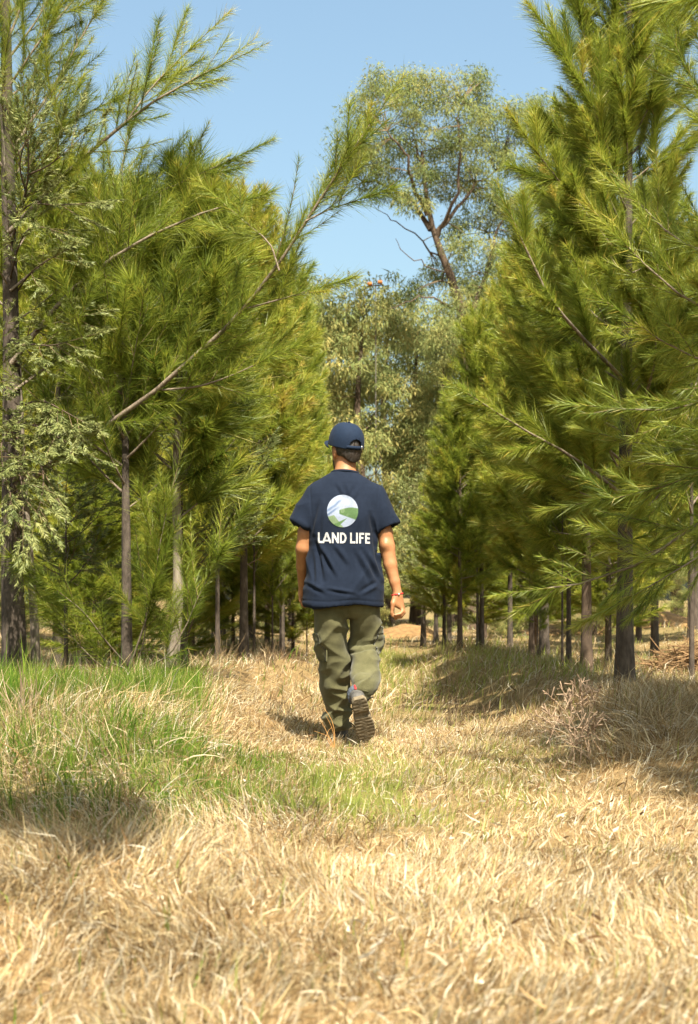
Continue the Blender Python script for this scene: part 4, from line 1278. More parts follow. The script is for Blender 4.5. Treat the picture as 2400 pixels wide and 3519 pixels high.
def build_beard():
    v = Vox(HC - 0.17, HC + 0.17, 0.004)
    R = np.stack([HR_, HF_, HU_])
    v.ell(hp(0, 0.030, -0.055), (0.0615, 0.0735, 0.0785), R, 0.03)
    v.ell(hp(0, 0.065, -0.095), (0.034, 0.034, 0.032), R, 0.025)
    s, (x, y, z) = v.win(HC - 1, HC + 1)
    f = (x - HC[0]) * HF_[0] + (y - HC[1]) * HF_[1]
    u = z - HC[2]
    v.D = np.maximum(v.D, u - (-0.060) + 0.0 * f)
    v.D = np.maximum(v.D, 0.018 - f)
    V, Q = v.mesh()
    return pmesh('beard', relax(V, Q, 2, 0.4), Q, [M['hair']])
build_beard()

# --- t-shirt
SH_Z = mz([2086, 2060, 2000, 1940, 1880, 1830, 1780, 1730, 1700, 1675, 1658, 1645, 1634, 1625, 1618])
SH_L = mx_([1047, 1048, 1053, 1060, 1067, 1066, 1058, 1056, 1062, 1076, 1090, 1104, 1120, 1134, 1144])
SH_R = mx_([1315, 1317, 1315, 1308, 1297, 1296, 1305, 1310, 1306, 1296, 1280, 1264, 1246, 1232, 1226])
SH_B = np.array([0.150, 0.148, 0.142, 0.137, 0.135, 0.134, 0.132, 0.125, 0.118, 0.108, 0.100, 0.092, 0.084, 0.078, 0.074])
SH_C = np.array([8.0, 8.0, 8.0, 8.0, 8.0, 8.0, 8.0, 8.0, 8.0, 8.002, 8.004, 8.006, 8.008, 8.01, 8.01])
def sh_loft(v, off, zlo, **kw):
    z = np.concatenate([[zlo], SH_Z[SH_Z > zlo]])
    f = lambda a: np.interp(z, SH_Z, a)
    v.loft(z, f(SH_L) + off, f(SH_R) - off, f(SH_C), f(SH_B) - off, 2.35, **kw)

def build_shirt():
    v = Vox((-0.36, 7.78, 0.74), (0.33, 8.22, 1.56), 0.0060)
    sh_loft(v, 0.0, mz(2081), k=0.01)
    # sleeves
    S = [(PX(1093, 1703, 8.0), PX(1038, 1806, 7.995), 0.073, 0.071), (PX(1281, 1708, 8.0), PX(1333, 1814, 7.99), 0.073, 0.073)]
    for a, b, ra, rb in S:
        v.cap(a, b, ra, rb, 0.035)
    for i, (a, b, ra, rb) in enumerate(S):       # cut the sleeves off and hollow them
        d = norm(b - a)
        lo, hi = b - 0.14, b + 0.14
        s, (x, y, z) = v.win(lo, hi)
        t = (x - b[0]) * d[0] + (y - b[1]) * d[1] + (z - b[2]) * d[2]
        rr = np.sqrt(np.maximum((x - b[0]) ** 2 + (y - b[1]) ** 2 + (z - b[2]) ** 2 - t ** 2, 0))
        slv = np.maximum(rr - 0.105, -(t + 0.0))
        side = (x - (mx_(1066) if i == 0 else mx_(1296))) * (1 if i == 0 else -1)
        v.D[s] = np.maximum(v.D[s], np.minimum(t, -side + 0.004))
        inner = np.maximum(rr - (rb - 0.010), -(t + 0.07))
        v.D[s] = np.maximum(v.D[s], -inner)
    # hollow above the hem, open neck
    s, (x, y, z) = v.win((-0.4, 7.7, 0.6), (0.4, 8.3, mz(2081) + 0.07))
    q = Vox(v.lo, v.lo + (v.n - 1) * v.h, v.h)
    sh_loft(q, 0.010, mz(2086) + 0.0, k=0.002)
    v.D[s] = np.where(z < mz(2081) + 0.06, np.maximum(v.D[s], -q.D[s]), v.D[s])
    V, Q = v.mesh()
    V = relax(V, Q, 3, 0.5)
    N = vnormals(V, Q)
    x, y, z = V.T
    back = sstep(8.06, 7.95, y)
    # soft drag folds: diagonals from the armpits, loose horizontals above the hem, small crumples
    xm = (x + 0.03)
    f1 = ridged(xm * 5.5 + z * 3.4, y * 3, z * 2.0 - xm * 1.5, 5) ** 3
    f2 = ridged(xm * 5.5 - z * 3.6 + 7, y * 3, z * 2.0 + xm * 1.5, 6) ** 3
    f3 = ridged(x * 2.6, y * 2, z * 13 + x * 2.5, 8) ** 2
    lowz = sstep(1.10, 0.84, z)
    cre = 0
    for (ax_, ay_), (bx_, by_), wd, dp in [((1094, 1735), (1070, 1845), 10, .009), ((1108, 1750), (1098, 1850), 9, .006), ((1086, 1850), (1112, 2000), 8, .010), ((1092, 1875), (1150, 1985), 8, .010), ((1078, 1900), (1088, 2030), 7, .008),
                                            ((1278, 1835), (1306, 1985), 8, .011), ((1240, 1895), (1306, 2010), 8, .010), ((1268, 1770), (1287, 1850), 8, .010), ((1215, 1900), (1268, 2010), 9, .008), ((1290, 1900), (1312, 1955), 6, .010),
                                            ((1180, 1672), (1192, 1728), 10, .006), ((1150, 1670), (1182, 1725), 8, .005), ((1222, 1668), (1196, 1728), 8, .005), ((1290, 2000), (1235, 2035), 7, .007), ((1062, 2010), (1120, 2045), 7, .006), ((1120, 2030), (1220, 2048), 6, .005), ((1140, 1880), (1190, 1950), 9, .006)]:
        A_, B_ = np.array([mx_(ax_), mz(ay_)]), np.array([mx_(bx_), mz(by_)])
        ab_ = B_ - A_; L_ = np.linalg.norm(ab_); t_ = np.clip(((x - A_[0]) * ab_[0] + (z - A_[1]) * ab_[1]) / L_ ** 2, 0, 1)
        sd_ = ((x - A_[0]) * ab_[1] - (z - A_[1]) * ab_[0]) / L_
        dd_ = np.hypot(x - A_[0] - t_ * ab_[0], z - A_[1] - t_ * ab_[1])
        q_ = dd_ / (wd / KX); sg_ = 1 / (1 + np.exp(np.clip(sd_ / (0.45 * wd / KX), -30, 30)))
        cre = cre + dp * np.sin(np.pi * np.clip(t_ * 0.9 + 0.05, 0, 1)) * (1.2 * np.exp(-(q_ - 1.6) ** 2) * sg_ - 1.2 * np.exp(-q_ ** 2)) * back
    arm = sstep(0.17, 0.24, np.abs(xm)) * sstep(1.10, 1.2, z)
    d = cre + 0.018 * (f1 * sstep(0.10, -0.12, xm) + f2 * sstep(-0.10, 0.12, xm)) * sstep(1.42, 1.2, z)
    d = d + 0.010 * f3 * lowz + 0.006 * (noise3(x * 14, y * 14, z * 11, 9) - 0.5)
    d = d + 0.011 * ridged(x * 9, y * 9, z * 7, 12) ** 2 * arm
    # hollow of the spine, shoulder blades
    d = d - 0.010 * np.exp(-((x + 0.025) / 0.05) ** 2) * sstep(0.85, 1.0, z) * sstep(1.40, 1.25, z) * back
    for bx in (-0.115, 0.075):
        d = d + 0.010 * np.exp(-((x - bx) / 0.06) ** 2 - ((z - 1.30) / 0.08) ** 2) * back
    # hem stitching and sleeve stitching as a shallow step
    hem = np.exp(-((z - (mz(2081) + 0.025)) / 0.004) ** 2)
    d = d - 0.003 * hem
    for xs_ in (mx_(1074), mx_(1294)):          # armhole seams
        d = d - 0.0035 * np.exp(-((x - xs_ - 0.10 * (z - 1.30) * np.sign(xs_ + 0.02)) / 0.0045) ** 2) * sstep(mz(1825), mz(1810), z) * sstep(mz(1655), mz(1675), z)
    inside = (z < mz(2081) + 0.055) & ((N * np.stack([x + 0.025, y - 8.0, 0 * z], 1)).sum(1) < 0)
    d = np.where(inside, 0, d)
    V = V + N * d[:, None]
    V[:, 2] += np.where(z < 0.86, 0.006 * np.sin(x * 21 + 1.0) * sstep(0.86, 0.78, z), 0)
    return pmesh('t_shirt', V, Q, [M['navy']]), V, Q
shirt, SV, SQ = build_shirt()
def build_neckband():
    a = np.linspace(0, 2 * np.pi, 49)
    c = PX(1187, 1627, 8.008)
    for_ = []
    P = np.stack([c[0] + 0.0755 * np.cos(a), c[1] + 0.071 * np.sin(a), c[2] - 0.004 * np.cos(a) + 0.012 * (-np.sin(a) - 0.2) * (np.sin(a) < 0) - 0.02 * np.maximum(np.sin(a), 0)], 1)
    V0, q0 = batch_tubes(P[None], np.full((1, 49), 0.0085), 8)
    pmesh('neckband', V0, q0, [M['navy']], shirt)
build_neckband()
sbvh = BVHTree.FromPolygons([tuple(p) for p in SV], [tuple(int(i) for i in q) for q in SQ])

def onto_shirt(px, py, off=0.0022):
    """print points -> points on the back of the shirt (looked up straight ahead)"""
    out = []
    for a, b in zip(px, py):
        X, Z = (a - 1200) / F * 7.87, EYE - (b - HORIZON) / F * 7.87
        h = sbvh.ray_cast(Vector((X, 7.4, Z)), Vector((0, 1, 0)))
        out.append((X, (h[0].y if h[0] is not None else 7.87) - off, Z))
    return np.array(out)

def build_print():
    # lettering LAND LIFE from small cells, 1 unit = letter height
    H, W0 = 37.0, 0
    st = 0.21
    def inL(u, v): return ((u < st) | (v < st)) & (u < 0.60)
    def inI(u, v): return u < st
    def inF(u, v): return (u < st) | (v > 1 - st * 0.95) | ((np.abs(v - 0.52) < st * 0.45) & (u < 0.50))
    def inE(u, v): return (u < st) | (v > 1 - st * 0.95) | (v < st * 0.95) | ((np.abs(v - 0.5) < st * 0.45) & (u < 0.52))
    def inA(u, v):
        c, hw = 0.46, 0.46
        o = np.abs(u - c) < hw * (1 - v) + 0.10
        i = np.abs(u - c) < hw * (1 - v) + 0.10 - st * 1.12
        return o & (~i | ((v > 0.16) & (v < 0.34))) & (np.abs(u - c) < 0.5)
    def inN(u, v): return (u < st * 0.95) | (u > 0.80 - st * 0.95) | (np.abs(u - (0.06 + 0.68 * (1 - v))) < st * 0.62)
    def inD(u, v):
        r = np.sqrt((np.maximum(u - 0.28, 0) / 0.47) ** 2 + ((v - 0.5) / 0.5) ** 2)
        ri = np.sqrt((np.maximum(u - 0.28, 0) / 0.265) ** 2 + ((v - 0.5) / 0.305) ** 2)
        return (u < st) | ((r < 1) & (ri > 1))
    glyphs = [('L', inL, 0.60, 0.00), ('A', inA, 0.96, 0.56), ('N', inN, 0.80, 1.58), ('D', inD, 0.75, 2.52), ('L', inL, 0.60, 3.66), ('I', inI, 0.21, 4.36), ('F', inF, 0.56, 4.72), ('E', inE, 0.58, 5.40)]
    total = 5.98
    x0, x1, y0, y1 = 1093.0, 1273.0, 1866.0, 1829.0
    cell = 0.04
    me_pts, quads, seen = [], [], {}
    def vid(i, j):
        if (i, j) not in seen:
            seen[(i, j)] = len(me_pts)
            U, Vv = i * cell, j * cell
            me_pts.append((x0 + (x1 - x0) * U / total, y0 + (y1 - y0) * Vv + 2.5 * U / total))
        return seen[(i, j)]
    for nme, fn, w, off in glyphs:
        i0 = int(round(off / cell)); nw = int(round(w / cell))
        for i in range(nw):
            for j in range(25):
                if fn(np.array([(i + 0.5) * cell]), np.array([(j + 0.5) * cell]))[0]:
                    quads.append((vid(i0 + i, j), vid(i0 + i + 1, j), vid(i0 + i + 1, j + 1), vid(i0 + i, j + 1)))
    pts = np.array(me_pts)
    V = onto_shirt(pts[:, 0], pts[:, 1])
    pmesh('lettering', V, np.array(quads), [M['white']], shirt)
    # round emblem: sky, hills and a winding pale river
    nr, na = 44, 120
    rr = np.linspace(0.02, 1, nr); aa = np.linspace(0, 2 * np.pi, na, endpoint=False)
    Rg, Ag = np.meshgrid(rr, aa, indexing='ij')
    u, w = (Rg * np.cos(Ag)).ravel(), (Rg * np.sin(Ag)).ravel()
    V = onto_shirt(1178 + 53.5 * u, 1756 - 56 * w)
    idx = np.arange(nr * na).reshape(nr, na)
    q = np.stack([idx[:-1], np.roll(idx[:-1], -1, 1), np.roll(idx[1:], -1, 1), idx[1:]], -1).reshape(-1, 4)
    white = np.array([0.29, 0.335, 0.43]); blue = np.array([0.07, 0.12, 0.23]); grn = np.array([0.075, 0.14, 0.05]); grn2 = np.array([0.17, 0.24, 0.13]); grey = np.array([0.30, 0.32, 0.36])
    c = np.tile(white, (len(u), 1))
    def put(mask, colr):
        m = np.clip(mask, 0, 1)[:, None]
        c[:] = c * (1 - m) + m * colr
    n = noise3(u * 4, w * 4, 1.0, 77)
    put(sstep(0.16, 0.0, np.abs(w - 0.75 * u - 0.78 + 0.1 * n)) * sstep(0.1, -0.3, u) * 0.8, blue)
    put(sstep(0.14, 0.0, np.abs(w - 0.7 * u - 0.42)) * sstep(-0.1, -0.6, u) * 0.9, blue)
    put(sstep(0.35, 0.05, np.abs(u - 0.05)) * sstep(0.50, 0.25, w + 0.7 * np.abs(u - 0.08)) * sstep(-0.1, 0.15, w) * 0.55, grey)
    hill = sstep(-0.02, 0.02, 0.22 - 0.25 * np.abs(u - 0.55) ** 1.6 - w) * sstep(-0.24, -0.18, u) * sstep(-0.02, 0.03, w + 0.30 + 0.35 * (u - 0.1))
    put(hill, grn)
    put(hill * (n > 0.55) * sstep(0.5, 0.1, u) * 0.6, grn2)
    left = sstep(-0.02, 0.03, -0.28 - 0.55 * (u + 0.75) - w + 0.25 * (u + 0.9)) * sstep(0.3, 0.2, u)
    put(sstep(-0.02, 0.03, -0.36 + 0.25 * (u + 1) - w) * sstep(0.05, 0.0, u + 0.30 + 0.8 * (w + 0.6)), grn2)
    put(sstep(-0.02, 0.03, -0.60 - w + 0.45 * (u + 0.1)) * sstep(0.0, 0.03, w + 0.95 - 0.9 * (u + 0.25)) * sstep(0.34, 0.28, u), grn * 1.2)
    wear = 0.80 + 0.28 * noise3(u * 30, w * 30, 3.0, 5)
    pmesh('emblem', V, q, [M['print']], shirt, {'col': c * ALB * wear[:, None]})
build_print()

# --- trousers
def build_trousers():
    v = Vox((-0.26, 7.70, 0.04), (0.24, 8.36, 0.90), 0.0060)
    v.loft(mz([2128, 2110, 2085, 2040]), mx_([1110, 1084, 1079, 1080]), mx_([1280, 1306, 1311, 1308]), 8.01, [0.085, 0.112, 0.128, 0.125], 2.4, 0.015)
    pyl = [2060, 2110, 2150, 2200, 2240, 2300, 2330, 2370, 2420, 2450, 2466, 2480, 2500, 2512]
    v.loft(mz(pyl), mx_([1078, 1078, 1080, 1087, 1089, 1101, 1105, 1108, 1114, 1121, 1119, 1122, 1127, 1142]), mx_([1190, 1194, 1195, 1196, 1197, 1195, 1193, 1195, 1200, 1202, 1203, 1203, 1203, 1200]),
           [8.0, 8.0, 8.01, 8.03, 8.05, 8.09, 8.10, 8.12, 8.15, 8.17, 8.18, 8.19, 8.2, 8.2], [0.105, 0.105, 0.102, 0.096, 0.094, 0.088, 0.084, 0.082, 0.08, 0.078, 0.082, 0.078, 0.072, 0.055], 2.2, 0.012)
    pyr = [2060, 2110, 2150, 2190, 2222, 2236, 2260, 2300, 2335, 2362, 2380]
    v.loft(mz(pyr), mx_([1198, 1198, 1203, 1211, 1204, 1204, 1207, 1209, 1208, 1209, 1222]), mx_([1310, 1313, 1312, 1311, 1309, 1300, 1302, 1300, 1295, 1292, 1280]),
           [8.0, 8.01, 8.04, 8.08, 8.10, 8.08, 8.045, 7.985, 7.925, 7.88, 7.85], [0.105, 0.105, 0.100, 0.098, 0.098, 0.112, 0.118, 0.112, 0.105, 0.092, 0.060], 2.2, 0.010)
    # ribbed cuff
    v.chain([PX(1246, 2345, 7.865), PX(1246, 2385, 7.835)], [0.050, 0.043], 0.004)
    V, Q = v.mesh()
    V = relax(V, Q, 2, 0.5)
    N = vnormals(V, Q)
    x, y, z = V.T
    leg = np.where(x < 0.0, 0.0, 1.0)
    sl = np.where(x < 0, 5.0, -3.0)
    f = ridged(x * 3.2 + leg * 9, y * 3.0, z * 15 + x * sl, 15) ** 2
    g = ridged(x * 5 + leg * 5, y * 4, z * 9 - x * 9, 16) ** 3
    amt = sstep(0.80, 0.60, z) * 0.7 + 0.3
    amt = amt + 0.6 * np.exp(-((z - 0.36) / 0.10) ** 2) * (1 - leg) + 0.6 * np.exp(-((z - 0.12) / 0.06) ** 2) * (1 - leg) + 0.9 * np.exp(-((z - 0.33) / 0.06) ** 2) * leg + 0.7 * np.exp(-((z - 0.51) / 0.04) ** 2) * leg
    d = (0.016 * f + 0.017 * g) * amt + 0.007 * (noise3(x * 16, y * 16, z * 16, 18) - 0.5) - 0.011
    d = d - 0.012 * np.exp(-((z - (0.518 + 0.1 * (x - 0.09))) / 0.008) ** 2) * leg * sstep(8.1, 8.0, y)      # crease behind the knee
    d = d - 0.006 * np.exp(-((x + 0.008) / 0.008) ** 2) * sstep(0.66, 0.7, z)                                    # seat seam
    cuff = leg * sstep(7.86, 7.80, y) * sstep(0.35, 0.32, z) * (np.abs(x - 0.074) < 0.05)
    V = V + N * d[:, None]
    tr = pmesh('trousers', V, Q, [M['olive']])
    bv = BVHTree.FromPolygons([tuple(p) for p in V], [tuple(int(i) for i in q) for q in Q])
    # cargo pockets: box pleat panels wrapped on the outside of each leg, with a flap
    def panel(name, x_sign, yc, zc, wy, hz, parent, thick):
        nu, nv = 12, 14
        front, back = [], []
        for i in range(nu):
            for j in range(nv):
                yy = yc + wy * (i / (nu - 1) - 0.5); zz = zc + hz * (j / (nv - 1) - 0.5)
                o = Vector((0.6 * x_sign, yy, zz))
                h = bv.ray_cast(o, Vector((-x_sign, 0, 0)))
                X = h[0].x if h[0] is not None else 0.1 * x_sign
                X = x_sign * max(x_sign * X, 0.125)
                e = min(1, min(i, nu - 1 - i, j, nv - 1 - j) / 1.5)
                front.append((X + x_sign * (0.003 + thick * e), yy, zz)); back.append((X - x_sign * 0.004, yy, zz))
        Vp = np.array(front + back)
        id_ = np.arange(nu * nv).reshape(nu, nv)
        q = np.stack([id_[:-1, :-1], id_[1:, :-1], id_[1:, 1:], id_[:-1, 1:]], -1).reshape(-1, 4)
        rim = []
        loop = list(id_[:, 0]) + list(id_[-1, 1:]) + list(id_[-2::-1, -1]) + list(id_[0, -2:0:-1])
        for a, b in zip(loop, loop[1:] + loop[:1]):
            rim.append((a, b, b + nu * nv, a + nu * nv))
        return pmesh(name, Vp, np.concatenate([q, np.array(rim)]), [M['olive']], parent)
    for xs, yc, zc in ((-1, 8.01, 0.535), (1, 8.05, 0.575)):
        panel('cargo_pocket', xs, yc, zc, 0.12, 0.15, tr, 0.009)
        panel('pocket_flap', xs, yc, zc + 0.062, 0.126, 0.05, tr, 0.014)
    # ribbed ankle band with fine folds
    a, b = PX(1246, 2345, 7.845), PX(1246, 2386, 7.812)
    K, S = 10, 64
    s = np.linspace(0, 1, K)
    ax = norm(b - a); n1 = np.array([1.0, 0, 0]); n2 = np.cross(ax, n1)
    an = np.linspace(0, 2 * np.pi, S, endpoint=False)
    rad = 0.0505 - 0.0055 * s[:, None] + 0.0016 * np.cos(an * 22)[None] + 0.002 * np.sin(s * 20)[:, None]
    Vc = (a + ax * (s[:, None, None] * np.linalg.norm(b - a)) + rad[:, :, None] * (np.cos(an)[None, :, None] * n1 + np.sin(an)[None, :, None] * n2)).reshape(-1, 3)
    i = np.arange(K * S).reshape(K, S)
    q = np.stack([i[:-1], np.roll(i[:-1], -1, 1), np.roll(i[1:], -1, 1), i[1:]], -1).reshape(-1, 4)
    pmesh('ankle_band', Vc, q, [M['olive']], tr)
build_trousers()

# --- boots
def boot(origin, R):
    """boot frame: x to the right, y heel to toe, z up from the tread; R rows are those axes in the world"""
    def W(V): return np.asarray(V) @ R + origin
    v = Vox((-0.07, -0.06, 0.015), (0.07, 0.26, 0.20), 0.004)
    v.cap((0, 0.0, 0.06), (0.004, 0.10, 0.058), 0.034, 0.042, 0.02)
    v.cap((0.004, 0.10, 0.050), (0.006, 0.19, 0.042), 0.044, 0.036, 0.02)
    v.cap((0, -0.005, 0.055), (0, 0.02, 0.145), 0.036, 0.044, 0.02)
    v.cap((0, 0.03, 0.14), (0.004, 0.12, 0.07), 0.040, 0.034, 0.02)
    s, (x, y, z) = v.win((-1,) * 3, (1,) * 3)
    v.D = np.maximum(v.D, 0.028 - z)
    v.D = np.maximum(v.D, z - 0.150)
    Vv, Q = v.mesh(); Vv = relax(Vv, Q, 1, 0.4)
    root = pmesh('boot', W(Vv), Q, [M['boot']])
    v = Vox((-0.07, -0.06, 0.10), (0.07, 0.14, 0.21), 0.004)          # padded collar
    a = np.linspace(0, 2 * np.pi, 17)
    ring = [np.array([0.040 * math.cos(t), 0.020 + 0.044 * math.sin(t), 0.150 + 0.012 * math.sin(-t)]) for t in a]
    v.chain(ring, [0.0105] * 17, 0.004)
    v.chain([p - np.array([0, 0, 0.02]) for p in ring], [0.011] * 17, 0.006)
    Vv, Q = v.mesh()
    pmesh('boot_collar', W(relax(Vv, Q, 1, 0.4)), Q, [M['collar']], root)
    # sole with heel block, arch step and tread lugs
    v = Vox((-0.075, -0.06, -0.006), (0.075, 0.26, 0.05), 0.0035)
    def outl(x, y, z):
        t = np.clip((y + 0.045) / 0.285, 0, 1)
        hw = np.interp(t, [0, 0.06, 0.2, 0.42, 0.62, 0.8, 0.93, 1], [0.026, 0.040, 0.045, 0.042, 0.053, 0.054, 0.044, 0.018])
        cx = np.interp(t, [0, 0.4, 0.7, 1], [0, 0.002, 0.006, 0.004])
        d = np.abs(x - cx) - hw
        d = np.maximum(d, np.maximum(-0.045 - y, y - 0.240))
        low = np.interp(t, [0, 0.30, 0.335, 0.42, 0.46, 1], [0.002, 0.002, 0.013, 0.013, 0.006, 0.010])
        gr = 0.0022 * (np.abs(((y * 46) % 1) - 0.5) < 0.16) * (np.abs(x - cx) > hw * 0.25)
        return np.maximum(d * 0.8, np.maximum(low + gr - z, z - 0.036))
    v.put(outl, (-0.06, -0.05, 0), (0.06, 0.25, 0.05), 0.004)
    Vv, Q = v.mesh()
    pmesh('sole', W(relax(Vv, Q, 1, 0.35)), Q, [M['sole']], root)
    # laces across the tongue
    ls = []
    for k in range(5):
        y = 0.065 + 0.016 * k; z = 0.120 - 0.011 * k
        ls.append(np.array([(-0.026, y, z - 0.008), (-0.012, y + 0.006, z + 0.010), (0.012, y - 0.004, z + 0.010), (0.026, y, z - 0.008)]))
    P = np.stack([resample(p, 6) for p in ls])
    vv, q = batch_tubes(P, np.full((5, 6), 0.0024), 5)
    pmesh('lace', W(vv), q, [M['black']], root)
    lp = resample([(0.02, 0.06, 0.125), (0.052, 0.05, 0.12), (0.075, 0.03, 0.105), (0.085, 0.018, 0.085)], 8)
    vv, q = batch_tubes(lp[None], np.full((1, 8), 0.003), 5)
    pmesh('lace_end', W(vv), q, [M['black']], root)
    # red pull tab on the heel
    tb = Vox((-0.02, -0.05, 0.10), (0.02, -0.01, 0.18), 0.003); tb.cap((0, -0.032, 0.125), (0, -0.034, 0.155), 0.006, 0.006)
    vv, q = tb.mesh()
    pmesh('pull_tab', W(vv), q, [M['red']], root)
    return root
yl = math.radians(6)
boot(np.array(PX(1172, 2553, 8.20)) + np.array([0, 0, 0.0]), np.array([[math.cos(yl), math.sin(yl), 0], [-math.sin(yl), math.cos(yl), 0], [0, 0, 1]]))
# trailing boot: heel lifted, sole turned to the rear
heel, toe = PX(1239, 2426, 7.68), PX(1259, 2542, 7.79)
fy = norm(toe - heel)
fx = norm(np.cross(fy, np.array([0, -1.0, 0.35])))
if fx[0] < 0: fx = -fx
fz = np.cross(fx, fy)
if fz[1] < 0: fz = -fz
boot(heel, np.stack([fx, fy, fz]))

# --- cap
def build_cap():
    tilt = math.radians(-15)
    r = HR_; f = HF_ * math.cos(tilt) + HU_ * math.sin(-tilt); u = np.cross(r, f)
    C = hp(0, 0.004, 0.018)
    nu, nv = 120, 30
    th = np.linspace(0, 2 * np.pi, nu, endpoint=False)          # 0 = right, pi/2 = front
    V, keep = [], []
    H = 0.133
    for j in range(nv + 1):
        t = j / nv
        prof = (1 - t ** 2.5) ** (1 / 2.3)
        for a in th:
            rr = prof * (1 - 0.022 * math.exp(-((((a / (2 * np.pi) * 6 + 0.5) % 1) - 0.5) / 0.035) ** 2) * (0.3 + 0.7 * (1 - t)))
            front = max(0, math.sin(a))
            V.append(C + r * (0.0955 * rr * math.cos(a)) + f * (0.112 * rr * math.sin(a)) + u * (H * t + 0.010 * front * (1 - t) * t * 4 - 0.004))
    V = np.array(V)
    idx = np.arange((nv + 1) * nu).reshape(nv + 1, nu)
    q = []
    for j in range(nv):
        for i in range(nu):
            a = th[i] + np.pi / nu
            da = (a - 1.5 * np.pi) * 0.10          # arc length from the middle of the back
            z = H * (j + 0.5) / nv
            if 0.020 < z and (da / 0.040) ** 2 + ((z - 0.020) / 0.036) ** 2 < 1:
                continue
            q.append((idx[j, i], idx[j, (i + 1) % nu], idx[j + 1, (i + 1) % nu], idx[j + 1, i]))
    o = pmesh('cap', V, np.array(q), [M['capnavy']])
    sm = o.modifiers.new('thickness', 'SOLIDIFY'); sm.thickness = 0.003; sm.offset = 1
    # visor: curved plate
    na, nr_ = 25, 9
    Vv = []
    for k in range(nr_):
        s = k / (nr_ - 1)
        for i in range(na):
            a = math.radians(18) + math.radians(144) * i / (na - 1)
            ca, sa = math.cos(a), math.sin(a)
            base = np.array([0.097 * ca, 0.113 * sa])
            out = np.array([0.088 * ca, 0.113 * sa + 0.085 * math.sin((a - math.radians(18)) / math.radians(144) * math.pi) ** 0.7])
            p = base * (1 - s) + out * s
            zz = 0.006 - 0.16 * 0.5 * (p[0] / 0.09) ** 2 * 0.24 - 0.012 * s
            Vv.append(C + r * p[0] + f * p[1] + u * zz)
    i = np.arange(na * nr_).reshape(nr_, na)
    q = np.stack([i[:-1, :-1], i[:-1, 1:], i[1:, 1:], i[1:, :-1]], -1).reshape(-1, 4)
    vz = pmesh('visor', np.array(Vv), q, [M['capnavy']], o)
    sm = vz.modifiers.new('thickness', 'SOLIDIFY'); sm.thickness = 0.004
    # button on top
    b = Vox(C + u * H - 0.015, C + u * H + 0.02, 0.0025); b.ell(C + u * (H + 0.001), (0.008, 0.008, 0.005), np.stack([r, f, u]))
    a_, b_ = b.mesh(); pmesh('button', a_, b_, [M['capnavy']], o)
    # adjusting strap across the opening and its clip
    def band(a0, a1, z0, z1, off, name, mat, n=24):
        P = []
        for k in range(n):
            a = a0 + (a1 - a0) * k / (n - 1)
            for z in (z0, z1):
                P.append(C + r * ((0.0955 + off) * math.cos(a)) + f * ((0.112 + off) * math.sin(a)) + u * z)
        i = np.arange(2 * n).reshape(n, 2)
        q = np.stack([i[:-1, 0], i[1:, 0], i[1:, 1], i[:-1, 1]], -1)
        s_ = pmesh(name, np.array(P), q, [mat], o)
        m_ = s_.modifiers.new('thickness', 'SOLIDIFY'); m_.thickness = 0.003; m_.offset = 1
    band(math.radians(238), math.radians(302), -0.002, 0.017, 0.004, 'strap', M['capnavy'])
    band(math.radians(289), math.radians(295), -0.005, 0.020, 0.008, 'strap_clip', M['metal'], 6)
build_cap()

# --- red cord bracelet with a pale bead
def build_bracelet():
    c = PX(1366, 2043, 7.955); t = norm(PX(1367, 2050, 7.955) - PX(1357, 2000, 7.96))
    n1 = norm(np.cross(t, np.array([0, 1.0, 0]))); n2 = np.cross(t, n1)
    a = np.linspace(0, 2 * np.pi, 41)
    P = c + 0.0295 * (np.cos(a)[:, None] * n1 + np.sin(a)[:, None] * n2)
    v, q = batch_tubes(P[None], (0.0042 + 0.0012 * np.cos(a * 10))[None], 8)
    o = pmesh('bracelet', v, q, [M['red']])
    k = np.argmin(P[:, 1]); cb = P[k] + np.array([0.008, -0.001, 0])
    b = Vox(cb - 0.012, cb + 0.012, 0.002); b.ell(cb, (0.006,) * 3)
    a_, b_ = b.mesh(); pmesh('bead', a_, b_, [M['bead']], o)
build_bracelet()

# ---------------------------------------------------------------- small things
def stick_thing(name, label, cat, loc, lines, mat, part, sides=5, group=None):
    """lines: (points, radius) in the world; every line is a part"""
    root = empty(name, loc)
    tag(root, label, cat, group)
    for pts, r in lines:
        P = resample(np.asarray(pts) - np.asarray(loc), 7)
        v, q = batch_tubes(P[None], np.linspace(r, r * 0.45, 7)[None], sides)
        link(part, mesh_np(part, v, [q], [mat]), root)
    return root

M['dry_stem'] = noisy_mat('dry_stem', (0.26, 0.17, 0.10), (0.46, 0.33, 0.22), 40, 0.9)
M['orange_stem'] = noisy_mat('orange_stem', (0.45, 0.20, 0.05), (0.68, 0.36, 0.12), 40, 0.85)
M['red_brush'] = noisy_mat('red_brown_brush', (0.13, 0.07, 0.03), (0.36, 0.22, 0.10), 12, 0.95)
M['pale_post'] = noisy_mat('weathered_post', (0.09, 0.08, 0.06), (0.17, 0.15, 0.12), 6, 0.8)
M['orange_paint'] = noisy_mat('orange_paint', (0.40, 0.11, 0.008), (0.50, 0.17, 0.012), 8, 0.6)

